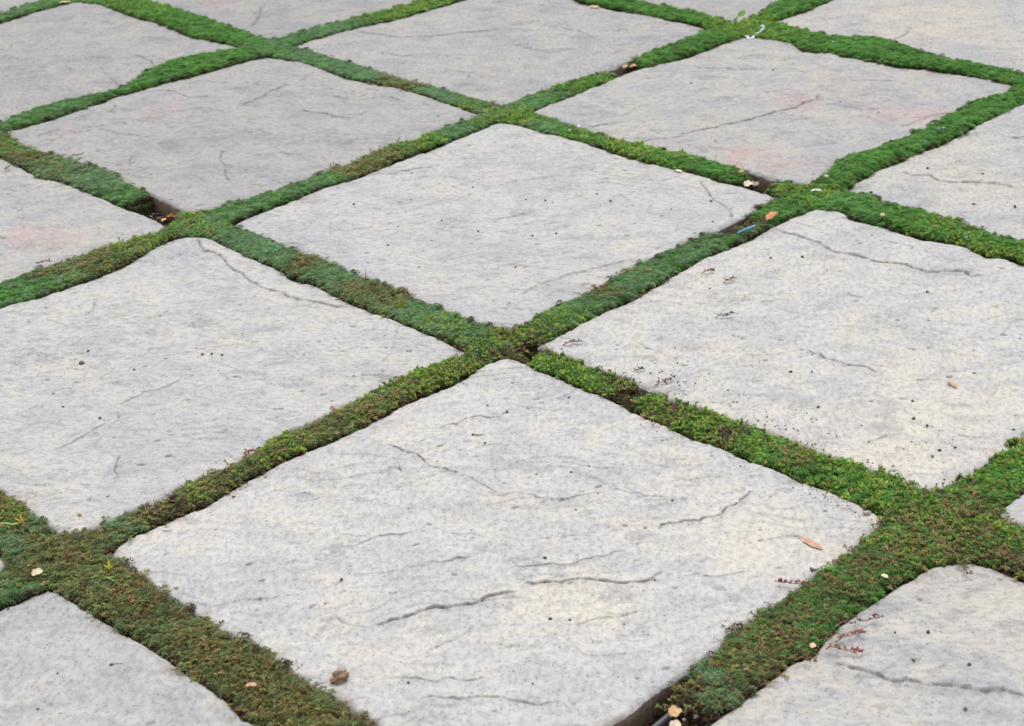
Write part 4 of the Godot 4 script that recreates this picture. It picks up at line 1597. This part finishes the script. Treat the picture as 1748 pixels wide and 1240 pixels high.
	leaf("orange_leaf", Vector3(0.3979, 0.0060, -0.3506), Vector3(0.4174, 0.0090, -0.3751), 0.0135, 0.30, 0.06, Color(0.42, 0.19, 0.085), Color(0.30, 0.115, 0.045), "curled orange brown leaf on the thyme at the right tip of the middle stone", "leaf", 0.003, 0.2)
	put_strip()
	leaf("white_sliver", Vector3(0.4806, 0.0070, -0.4551), Vector3(0.4998, 0.0090, -0.4473), 0.0068, 0.3, 0.10, Color(0.58, 0.58, 0.56), Color(0.5, 0.5, 0.48), "white sliver lying on the thyme crossing in front of the pink stained stone", "debris", 0.0, 0.3)
	# --- in the gap before the pink stained stone
	husk("broken_shell", Vector3(0.3897, -0.0060, -0.5215), 0.0150, 0.0135, 0.5, Color(0.55, 0.46, 0.35), "broken cream snail shell in the gap before the pink stained stone", "shell")
	husk("brown_shell", Vector3(0.4057, -0.0100, -0.5296), 0.0130, 0.0130, 1.3, Color(0.26, 0.20, 0.16), "grey brown shell scrap beside the cream shell in the gap", "shell")
	leaf("leaf_scrap", Vector3(0.3875, 0.0040, -0.5655), Vector3(0.3912, 0.0010, -0.5519), 0.0100, 0.4, 0.12, Color(0.50, 0.32, 0.13), Color(0.34, 0.19, 0.08), "curled golden leaf scrap over the gap before the pink stained stone", "leaf", 0.0, 0.4)
	# --- in the gap under the blue grey stone
	leaf("fallen_leaf", Vector3(-0.5287, -0.0220, -0.5598), Vector3(-0.5103, -0.0200, -0.5450), 0.0190, 0.25, 0.10, Color(0.36, 0.13, 0.045), Color(0.22, 0.08, 0.03), "orange brown leaf standing in the gap under the blue grey stone", "leaf", 0.0, 0.5)
	leaf("fallen_leaf", Vector3(-0.5844, -0.0030, -0.6007), Vector3(-0.5709, -0.0060, -0.5961), 0.0120, 0.3, 0.06, Color(0.23, 0.12, 0.05), Color(0.14, 0.07, 0.035), "dark brown leaf on the thyme left of the gap", "leaf", 0.0, 0.4)
	leaf("leaf_scrap", Vector3(-0.5293, -0.0140, -0.5232), Vector3(-0.5204, -0.0120, -0.5268), 0.0095, 0.25, 0.05, Color(0.55, 0.30, 0.18), Color(0.42, 0.22, 0.13), "pinkish leaf scrap at the front end of the gap", "leaf", 0.0, 0.2)
	crumbs([Vector3(-0.5742, -0.0300, -0.6185), Vector3(-0.5679, -0.0320, -0.6074), Vector3(-0.5656, -0.0320, -0.6223), Vector3(-0.5560, -0.0320, -0.5982), Vector3(-0.5503, -0.0330, -0.5973), Vector3(-0.5571, -0.0300, -0.5834), Vector3(-0.5430, -0.0320, -0.5764)], "grey gravel chip in the gap under the blue grey stone", "gravel chip", "gravel_chip", "gravel chips in the gap under the blue grey stone", Color(0.30, 0.26, 0.24), 0.004, 0.009)
	# --- in the gap at the back
	leaf("leaf_scrap", Vector3(0.2490, 0.0010, -1.1368), Vector3(0.2620, 0.0030, -1.1466), 0.0120, 0.4, 0.15, Color(0.40, 0.25, 0.12), Color(0.36, 0.2, 0.09), "left one of two crumpled tan leaves in the back joint", "leaf", 0.0, 0.4)
	leaf("leaf_scrap", Vector3(0.2613, 0.0010, -1.1384), Vector3(0.2759, 0.0040, -1.1409), 0.0110, 0.4, 0.16, Color(0.42, 0.27, 0.14), Color(0.38, 0.22, 0.1), "right one of two crumpled tan leaves in the back joint", "leaf", 0.0, -0.4)
	leaf("dry_leaf", Vector3(0.2111, 0.0030, -1.5902), Vector3(0.2350, 0.0030, -1.5764), 0.0110, 0.2, 0.05, Color(0.58, 0.40, 0.24), Color(0.45, 0.28, 0.16), "tan leaf at the top edge on the thyme behind the back stone", "leaf", 0.0, 0.1)
	leaf("dry_leaf", Vector3(-0.9640, 0.0030, -1.8315), Vector3(-0.9353, 0.0040, -1.8272), 0.0130, 0.2, 0.05, Color(0.50, 0.44, 0.20), Color(0.38, 0.32, 0.14), "yellowish leaf on the thyme at the top left corner", "leaf", 0.0, 0.1)
	leaf("pale_husk", Vector3(0.2859, 0.0003, -0.5928), Vector3(0.2983, 0.0003, -0.5777), 0.0080, 0.35, 0.10, Color(0.52, 0.44, 0.35), Color(0.55, 0.44, 0.34), "pale cream husk on the right back edge of the middle stone", "seed husk")
	crumbs([Vector3(0.1454, 0.0100, -0.7969), Vector3(0.1287, 0.0090, -0.7843)], "tiny white flower on the thyme behind the middle stone", "flower", "white_flower", "white flowers on the thyme", Color(0.55, 0.55, 0.58), 0.004, 0.006)
	crumbs([Vector3(0.7293, 0.0150, -0.7091), Vector3(0.7334, 0.0150, -0.6821), Vector3(0.7415, 0.0150, -0.6837), Vector3(0.6985, 0.0150, -0.6247), Vector3(0.6631, 0.0130, -0.2340), Vector3(0.6553, 0.0150, -1.1932)], "tiny violet flower on the deep green thyme", "flower", "violet_flower", "violet flowers on the deep green thyme", Color(0.26, 0.24, 0.50), 0.0035, 0.005)
	# --- water pipe and husks at the bottom
	var pipe := base("drip_pipe", Vector3(0.1551, -0.0120, 0.7391), "thin black drip irrigation pipe lying in the front joint", "pipe")
	var o0 := Vector3(0.1551, -0.0120, 0.7391)
	put("pipe_wall", tube([Vector3.ZERO, Vector3(0.1474, -0.0100, 0.7496) - o0, Vector3(0.1353, -0.0100, 0.7629) - o0, Vector3(0.1223, -0.0110, 0.7756) - o0, Vector3(0.1062, -0.0130, 0.7906) - o0, Vector3(0.0725, -0.0160, 0.8208) - o0], [0.0033], 12), paint(Color(0.028, 0.032, 0.045), 0.45), pipe)
	husk("tan_husk", Vector3(0.1372, -0.0040, 0.7706), 0.0125, 0.0115, 0.9, Color(0.48, 0.30, 0.16), "tan and cream husk lying on the black pipe", "seed husk")
	husk("cream_husk", Vector3(0.1352, -0.0090, 0.7791), 0.0110, 0.0090, 0.2, Color(0.53, 0.44, 0.32), "cream husk below the black pipe at the bottom edge", "seed husk")
	crumbs([Vector3(0.1682, -0.0120, 0.7555), Vector3(0.1572, -0.0140, 0.7487), Vector3(0.1611, -0.0140, 0.7608), Vector3(0.1503, -0.0150, 0.7621), Vector3(0.1720, -0.0120, 0.7465), Vector3(0.1774, -0.0080, 0.7461)], "grey gravel chip on the soil beside the black pipe", "gravel chip", "gravel_chip", "gravel chips beside the black pipe", Color(0.32, 0.27, 0.25), 0.003, 0.006)
	# --- seedlings and tufts
	var bud := base("seedling", Vector3(0.4964, 0.0000, -1.3961), "seedling with two light green leaves at the front tip of the back stone", "seedling")
	var sm := paint(Color(0.16, 0.30, 0.06), 0.5)
	sm.backlight_enabled = true
	sm.backlight = Color(0.5, 0.5, 0.5)
	put("stem", tube([Vector3.ZERO, Vector3(0.003, 0.012, 0), Vector3(0.006, 0.020, -0.002)], [0.0009, 0.0007], 5), sm, bud)
	put("stem", tube([Vector3.ZERO, Vector3(-0.003, 0.006, 0), Vector3(-0.004, 0.010, 0)], [0.0008, 0.0006], 5), sm, bud)
	for q in [[Vector3(0.006, 0.018, -0.002), 0.017, 0.0115, Vector3(0.9, 0.5, 0.75)], [Vector3(-0.004, 0.008, 0), 0.013, 0.006, Vector3(1.2, 2.0, 1.35)]]:
		var lf := put("leaf", blade_shape(q[1], q[2], 0.0004, 0.15, 0.06, 0.6), sm, bud)
		lf.position = q[0]
		lf.rotation = q[3]
	var tuft := base("grass_tuft", Vector3(-0.1363, 0.0000, -0.1225), "little tuft of yellow green grass on the thyme left of the crossing", "grass tuft")
	grass_blades(tuft, [[-2, 0, -5, 1, 16, 1.8], [-1, 1, -2, 0, 20, 2.0], [0, 0, 1, -2, 22, 2.0], [1, 1, 4, 0, 17, 1.8], [2, -1, 7, 2, 14, 1.6], [1, 2, 1, 3, 15, 1.8], [-2, 2, -6, 3, 10, 1.5], [3, 0, 9, -2, 10, 1.5]], Color(0.15, 0.17, 0.03), Color(0.32, 0.33, 0.05))
	var sticks := base("dry_stalk", Vector3(-0.1898, 0.0000, -0.1986), "thin dark upright stalk on the thyme left of the middle stone", "stalk")
	put("stem", tube([Vector3.ZERO, Vector3(0.001, 0.009, 0), Vector3(0.003, 0.018, 0.001), Vector3(0.0025, 0.027, 0)], [0.0007, 0.0005, 0.0004], 5), paint(Color(0.07, 0.035, 0.03)), sticks)
	put("twig", tube([Vector3(0.001, 0.008, 0), Vector3(-0.003, 0.012, 0), Vector3(-0.004, 0.017, 0)], [0.0004, 0.0003], 5), paint(Color(0.07, 0.035, 0.03)), sticks)
	var y1 := base("weed_seedling", Vector3(-0.4212, 0.0020, 0.4889), "bright yellow green weed seedling at the left tip of the front stone", "seedling")
	grass_blades(y1, [[0, 0, 0, -1, 12, 3.0], [-1, 1, -4, 1, 7, 2.4], [1, 1, 4, 2, 6, 2.4], [0, 2, 1, 5, 6, 2.2]], Color(0.30, 0.36, 0.04), Color(0.55, 0.50, 0.05), "leaf")
	var y2 := base("weed_seedling", Vector3(-0.4169, 0.0020, 0.5088), "green weed seedling just in front of the yellow green one", "seedling")
	grass_blades(y2, [[0, 0, -5, 0, 4, 3.4], [0, 0, 5, 0, 4, 3.4], [0, 0, 0, 4, 3, 3.0], [2, 3, 6, 5, 3, 3.0]], Color(0.13, 0.26, 0.05), Color(0.2, 0.33, 0.06), "leaf")
	var y3 := base("weed_seedling", Vector3(-0.5360, 0.0020, 0.3875), "yellow shoots with a pale dead leaf on the thyme at the left edge", "seedling")
	grass_blades(y3, [[0, 0, -1, 0, 11, 2.4], [-1, 1, -7, 0, 8, 1.6], [1, 1, 3, 3, 6, 2.0]], Color(0.40, 0.38, 0.05), Color(0.62, 0.5, 0.08), "leaf")
	grass_blades(y3, [[-3, 3, -8, 6, 4, 3.6], [-12, 2, -17, 3, 4, 3.4]], Color(0.15, 0.30, 0.05), Color(0.22, 0.34, 0.08), "leaf")
	# --- thyme runners over the stones
	red_sprig(Vector3(0.2979, 0.0020, 0.5907), Vector3(0.2653, 0.0010, 0.5760), 8, Color(0.13, 0.045, 0.04), Color(0.17, 0.025, 0.05), "dark red thyme runner creeping onto the right edge of the front stone", 1)
	red_sprig(Vector3(0.3139, 0.0040, 0.5734), Vector3(0.3019, 0.0020, 0.5620), 4, Color(0.10, 0.07, 0.05), Color(0.12, 0.06, 0.09), "short purplish thyme runner beside the dark red one", 2)
	red_sprig(Vector3(0.2928, 0.0030, 0.6868), Vector3(0.3265, 0.0010, 0.6962), 8, Color(0.20, 0.07, 0.04), Color(0.26, 0.05, 0.05), "long red thyme runner on the right front stone, nearest its crevice", 3)
	red_sprig(Vector3(0.3031, 0.0030, 0.6766), Vector3(0.3328, 0.0010, 0.6651), 7, Color(0.18, 0.10, 0.05), Color(0.22, 0.06, 0.05), "reddish green thyme runner in the middle of three on the right front stone", 4)
	red_sprig(Vector3(0.3084, 0.0040, 0.6576), Vector3(0.3515, 0.0010, 0.6457), 8, Color(0.15, 0.08, 0.06), Color(0.14, 0.05, 0.06), "thin brown red thyme runner, uppermost of three on the right front stone", 5)
	red_sprig(Vector3(0.2540, 0.0040, 0.7040), Vector3(0.2756, 0.0010, 0.7063), 5, Color(0.12, 0.09, 0.03), Color(0.12, 0.07, 0.03), "olive thyme runner over the rim of the right front stone", 6)
	red_sprig(Vector3(0.4487, 0.0050, 0.5396), Vector3(0.4561, 0.0010, 0.5747), 6, Color(0.15, 0.12, 0.09), Color(0.10, 0.11, 0.05), "grey green thyme runner hanging over the back tip of the right front stone", 7)
	red_sprig(Vector3(-0.8084, 0.0040, -0.8082), Vector3(-0.8288, 0.0010, -0.7566), 5, Color(0.10, 0.07, 0.06), Color(0.08, 0.06, 0.05), "dark thyme runner on the pink spotted stone at the left edge", 8)
	red_sprig(Vector3(-0.6601, 0.0040, -0.3424), Vector3(-0.6798, 0.0010, -0.3432), 4, Color(0.15, 0.06, 0.06), Color(0.17, 0.05, 0.06), "purple red thyme runner at the rim of the pink spotted left stone", 9)
	red_sprig(Vector3(-0.2899, 0.0040, 0.2644), Vector3(-0.3022, 0.0030, 0.2532), 3, Color(0.2, 0.07, 0.06), Color(0.24, 0.07, 0.07), "red tipped thyme runner at the front edge of the left stone", 10)
	red_sprig(Vector3(-0.7246, 0.0050, -0.7930), Vector3(-0.7099, 0.0020, -0.8077), 3, Color(0.05, 0.05, 0.04), Color(0.05, 0.05, 0.05), "dark thyme runner at the left edge of the blue grey stone", 11)
	# --- dry thyme scraps lying on the cream stone
	red_sprig(Vector3(0.2801, 0.0010, -0.1871), Vector3(0.3018, 0.0010, -0.1904), 4, Color(0.10, 0.08, 0.03), Color(0.09, 0.07, 0.03), "dry olive thyme scrap on the cream stone near its left back edge", 12)
	red_sprig(Vector3(0.3089, 0.0010, -0.1576), Vector3(0.3246, 0.0010, -0.1655), 4, Color(0.11, 0.09, 0.02), Color(0.09, 0.07, 0.02), "dark olive thyme scrap lying in front of the other one", 13)
	red_sprig(Vector3(0.2826, 0.0010, -0.0476), Vector3(0.3020, 0.0010, -0.0416), 4, Color(0.05, 0.05, 0.035), Color(0.04, 0.04, 0.03), "blackish thyme scrap on the left part of the cream stone", 14)
	red_sprig(Vector3(0.0767, 0.0010, 0.0175), Vector3(0.0983, 0.0010, 0.0098), 5, Color(0.11, 0.07, 0.04), Color(0.10, 0.06, 0.04), "brown thyme scrap at the left tip of the cream stone", 15)
	red_sprig(Vector3(0.1843, 0.0020, 0.1404), Vector3(0.2084, 0.0010, 0.1303), 4, Color(0.07, 0.05, 0.035), Color(0.05, 0.035, 0.03), "dark brown thyme scrap beside the bare soil, on the cream stone", 16)
	red_sprig(Vector3(0.1622, 0.0010, 0.0967), Vector3(0.1726, 0.0010, 0.0946), 3, Color(0.05, 0.045, 0.03), Color(0.05, 0.045, 0.03), "short dark thyme scrap on the cream stone, right of the crossing", 17)
	# --- dark grains on the stones
	crumbs([Vector3(-0.5485, 0.0000, -0.0433), Vector3(-0.4965, 0.0000, 0.1488), Vector3(-0.3939, 0.0000, -0.0185), Vector3(-0.3814, 0.0000, -0.0171), Vector3(-0.3667, 0.0000, -0.0103), Vector3(-0.5704, 0.0000, 0.0718), Vector3(-0.5492, 0.0000, 0.1129), Vector3(-0.4052, 0.0000, -0.0388), Vector3(-0.2579, 0.0000, 0.0090), Vector3(-0.4778, 0.0000, 0.0157)], "small black grain lying on the left stone", "grain", "black_grain", "black grains on the left stone", Color(0.045, 0.045, 0.05), 0.0022, 0.0042)
	crumbs([Vector3(-0.0373, 0.0000, -0.5773), Vector3(-0.1343, 0.0000, -0.5274), Vector3(0.0457, 0.0000, -0.5022), Vector3(0.0756, 0.0000, -0.4955), Vector3(0.0862, 0.0000, -0.4866), Vector3(0.1760, 0.0000, -0.4839), Vector3(-0.2241, 0.0000, -0.5176), Vector3(-0.1516, 0.0000, -0.4190), Vector3(-0.0851, 0.0000, -0.4310), Vector3(-0.0300, 0.0000, -0.3819), Vector3(0.0508, 0.0000, -0.3575), Vector3(0.0860, 0.0000, -0.3641), Vector3(-0.1157, 0.0000, -0.2603), Vector3(0.0227, 0.0000, -0.2447), Vector3(0.3293, 0.0000, -0.4599), Vector3(0.3207, 0.0000, -0.3711), Vector3(0.1575, 0.0000, -0.5189), Vector3(-0.0990, 0.0000, -0.3595), Vector3(-0.1639, 0.0000, -0.3503), Vector3(0.2651, 0.0000, -0.4326)], "small black grain lying on the middle stone", "grain", "black_grain", "black grains on the middle stone", Color(0.04, 0.042, 0.055), 0.0025, 0.0046)
	crumbs([Vector3(0.0982, 0.0000, 0.3803), Vector3(0.0717, 0.0000, 0.4132), Vector3(0.0325, 0.0000, 0.5470), Vector3(0.1435, 0.0000, 0.5592), Vector3(0.0352, 0.0000, 0.6105), Vector3(0.0544, 0.0000, 0.6171), Vector3(-0.1017, 0.0000, 0.7054), Vector3(0.0143, 0.0000, 0.7151), Vector3(-0.0218, 0.0000, 0.1643), Vector3(0.0013, 0.0000, 0.1817), Vector3(0.0775, 0.0000, 0.1585), Vector3(0.0314, 0.0000, 0.3304), Vector3(0.0710, 0.0000, 0.3318), Vector3(0.1775, 0.0000, 0.4067), Vector3(-0.1758, 0.0000, 0.5280), Vector3(0.0341, 0.0000, 0.5074), Vector3(-0.0256, 0.0000, 0.2575)], "small black grain lying on the front stone", "grain", "black_grain", "black grains on the front stone", Color(0.05, 0.048, 0.05), 0.0022, 0.004)
	crumbs([Vector3(0.4303, 0.0000, -0.2316), Vector3(0.3860, 0.0000, -0.2353), Vector3(0.5889, 0.0000, -0.2404), Vector3(0.4848, 0.0000, 0.2106), Vector3(0.3027, 0.0000, 0.2502), Vector3(0.5065, 0.0000, 0.3266), Vector3(0.5829, 0.0000, 0.2912), Vector3(0.5770, 0.0000, 0.1417), Vector3(0.3709, 0.0000, 0.2188), Vector3(0.2872, 0.0000, -0.1391), Vector3(0.4761, 0.0000, 0.2546), Vector3(0.4875, 0.0000, 0.2727), Vector3(0.6567, 0.0000, 0.0596), Vector3(0.4179, 0.0000, 0.3594), Vector3(0.3543, 0.0000, 0.1228), Vector3(0.3796, 0.0000, 0.1272), Vector3(0.5731, 0.0000, -0.0863)], "dark crumb lying on the cream stone", "crumb", "dark_crumb", "dark crumbs on the cream stone", Color(0.06, 0.045, 0.04), 0.0022, 0.0052)
	crumbs([Vector3(0.4878, 0.0000, 0.3299), Vector3(0.4779, 0.0000, 0.3382)], "dull violet flower scrap lying on the cream stone", "flower scrap", "flower_scrap", "violet flower scraps on the cream stone", Color(0.13, 0.075, 0.10), 0.004, 0.006)
	crumbs([Vector3(0.4488, 0.0000, -0.8210), Vector3(0.5242, 0.0000, -1.0856), Vector3(0.3662, 0.0000, -1.0414), Vector3(0.6124, 0.0000, -0.8929), Vector3(0.6655, 0.0000, -0.8270)], "dark grain on the pink stained stone", "grain", "black_grain", "dark grains on the pink stained stone", Color(0.05, 0.045, 0.05), 0.003, 0.0055)
	crumbs([Vector3(0.5749, 0.0000, -0.4572), Vector3(0.7621, 0.0000, -0.5136), Vector3(0.7174, 0.0000, -0.3960), Vector3(0.6841, 0.0000, -0.5485), Vector3(0.7730, 0.0000, -0.3741)], "dark grain on the grey right edge stone", "grain", "black_grain", "dark grains on the stone at the right edge", Color(0.05, 0.045, 0.045), 0.003, 0.0055)
	crumbs([Vector3(0.3631, 0.0000, 0.6654), Vector3(0.3709, 0.0000, 0.7095), Vector3(0.3997, 0.0000, 0.7846), Vector3(0.3946, 0.0000, 0.6672), Vector3(0.4197, 0.0000, 0.7217)], "dark grain on the right front stone", "grain", "black_grain", "dark grains on the right front stone", Color(0.07, 0.05, 0.045), 0.0025, 0.0045)
	crumbs([Vector3(-0.5161, 0.0000, 0.5433), Vector3(-0.4484, 0.0000, 0.7109), Vector3(-0.4412, 0.0000, 0.6570)], "small blue black grain on the front left stone", "grain", "black_grain", "dark grains on the front left stone", Color(0.045, 0.05, 0.065), 0.0025, 0.0042)
	crumbs([Vector3(0.4570, 0.0000, -0.1870), Vector3(0.6851, 0.0000, -0.1498), Vector3(0.6946, 0.0000, -0.1606)], "pale seed lying on the cream stone", "seed", "pale_seed", "pale seeds on the cream stone", Color(0.42, 0.36, 0.25), 0.003, 0.0045)
	# --- soil washed onto the stones
	grit([Vector3(0.2269, 0.0000, 0.1583), Vector3(0.2605, 0.0000, 0.2271), Vector3(0.3054, 0.0000, 0.2505), Vector3(0.3266, 0.0000, 0.2875), Vector3(0.3446, 0.0000, 0.3003), Vector3(0.2078, 0.0000, 0.1361), Vector3(0.1735, 0.0000, 0.1167), Vector3(0.0763, 0.0000, 0.0239), Vector3(0.4146, 0.0000, 0.3500), Vector3(0.4865, 0.0000, 0.3245)], 26.0, 28, 0.0008, 0.0030, Color(0.085, 0.055, 0.038), "soil_crumbs", "brown soil crumbs strewn along the front edge of the cream stone")
	grit([Vector3(0.3760, 0.0000, 0.4430), Vector3(0.3491, 0.0000, 0.4187), Vector3(0.3280, 0.0000, 0.3945), Vector3(0.1836, 0.0000, 0.2332), Vector3(0.2068, 0.0000, 0.2722)], 14.0, 24, 0.0008, 0.0026, Color(0.12, 0.07, 0.045), "soil_crumbs", "brown soil crumbs along the back edge of the front stone")

func put_strip():
	var blue := base("blue_stick", Vector3(0.3492, 0.0050, -0.3124), "thin bright blue plastic stick on the thyme near the orange leaf", "plastic stick")
	var d := Vector3(0.3755, 0.0080, -0.3284) - Vector3(0.3492, 0.0050, -0.3124)
	put("rod", tube([Vector3.ZERO, d * 0.5 + Vector3(0, 0.0006, 0), d], [0.0011], 8), paint(Color(0.07, 0.19, 0.50), 0.35), blue)
	put("worn_tip", tube([d * 0.97 + Vector3(0, 0.0004, 0), d * 1.04], [0.0013, 0.0011], 8), paint(Color(0.32, 0.48, 0.80), 0.4), blue)
	# a curled ribbon standing up from the thyme
	var rib := base("curled_ribbon", Vector3(0.5039, 0.0030, -1.3012), "curled white plastic ribbon on the thyme behind the pink stained stone", "ribbon")
	var o := Vector3(0.5039, 0.0030, -1.3012)
	var pts := [Vector3(0.5057, 0.0040, -1.3056) - o, Vector3(0.5090, 0.0030, -1.2882) - o, Vector3(0.5164, 0.0040, -1.2915) - o, Vector3(0.5245, 0.0060, -1.3075) - o, Vector3(0.5315, 0.0090, -1.3082) - o, Vector3(0.5374, 0.0130, -1.3096) - o, Vector3(0.5411, 0.0170, -1.3115) - o, Vector3(0.5402, 0.0200, -1.3135) - o, Vector3(0.5351, 0.0210, -1.3109) - o]
	var half := [0.0020, 0.0026, 0.0022, 0.0012, 0.0011, 0.0022, 0.0030, 0.0028, 0.0015]
	var v := PackedVector3Array()
	var n := PackedVector3Array()
	var idx := PackedInt32Array()
	for face in 2:
		for k in pts.size():
			var dd: Vector3 = (pts[mini(k + 1, 8)] - pts[maxi(k - 1, 0)]).normalized()
			var side := dd.cross(Vector3(0.2, 0.9, 0.5)).normalized()
			var nn := side.cross(dd).normalized() * (1.0 if face == 0 else -1.0)
			for s in [-1.0, 1.0]:
				v.append(pts[k] + side * s * half[k] + nn * 0.0003)
				n.append(nn)
		for k in pts.size() - 1:
			var a := face * 18 + k * 2
			idx.append_array(PackedInt32Array([a, a + 1, a + 3, a, a + 3, a + 2]))
	put("band", arrays(v, n, idx), paint(Color(0.42, 0.46, 0.52), 0.3), rib)
	put("torn_end", blade_shape(0.008, 0.004, 0.0005, 0.3, 0.1, 0.5), paint(Color(0.6, 0.6, 0.66), 0.4), rib)
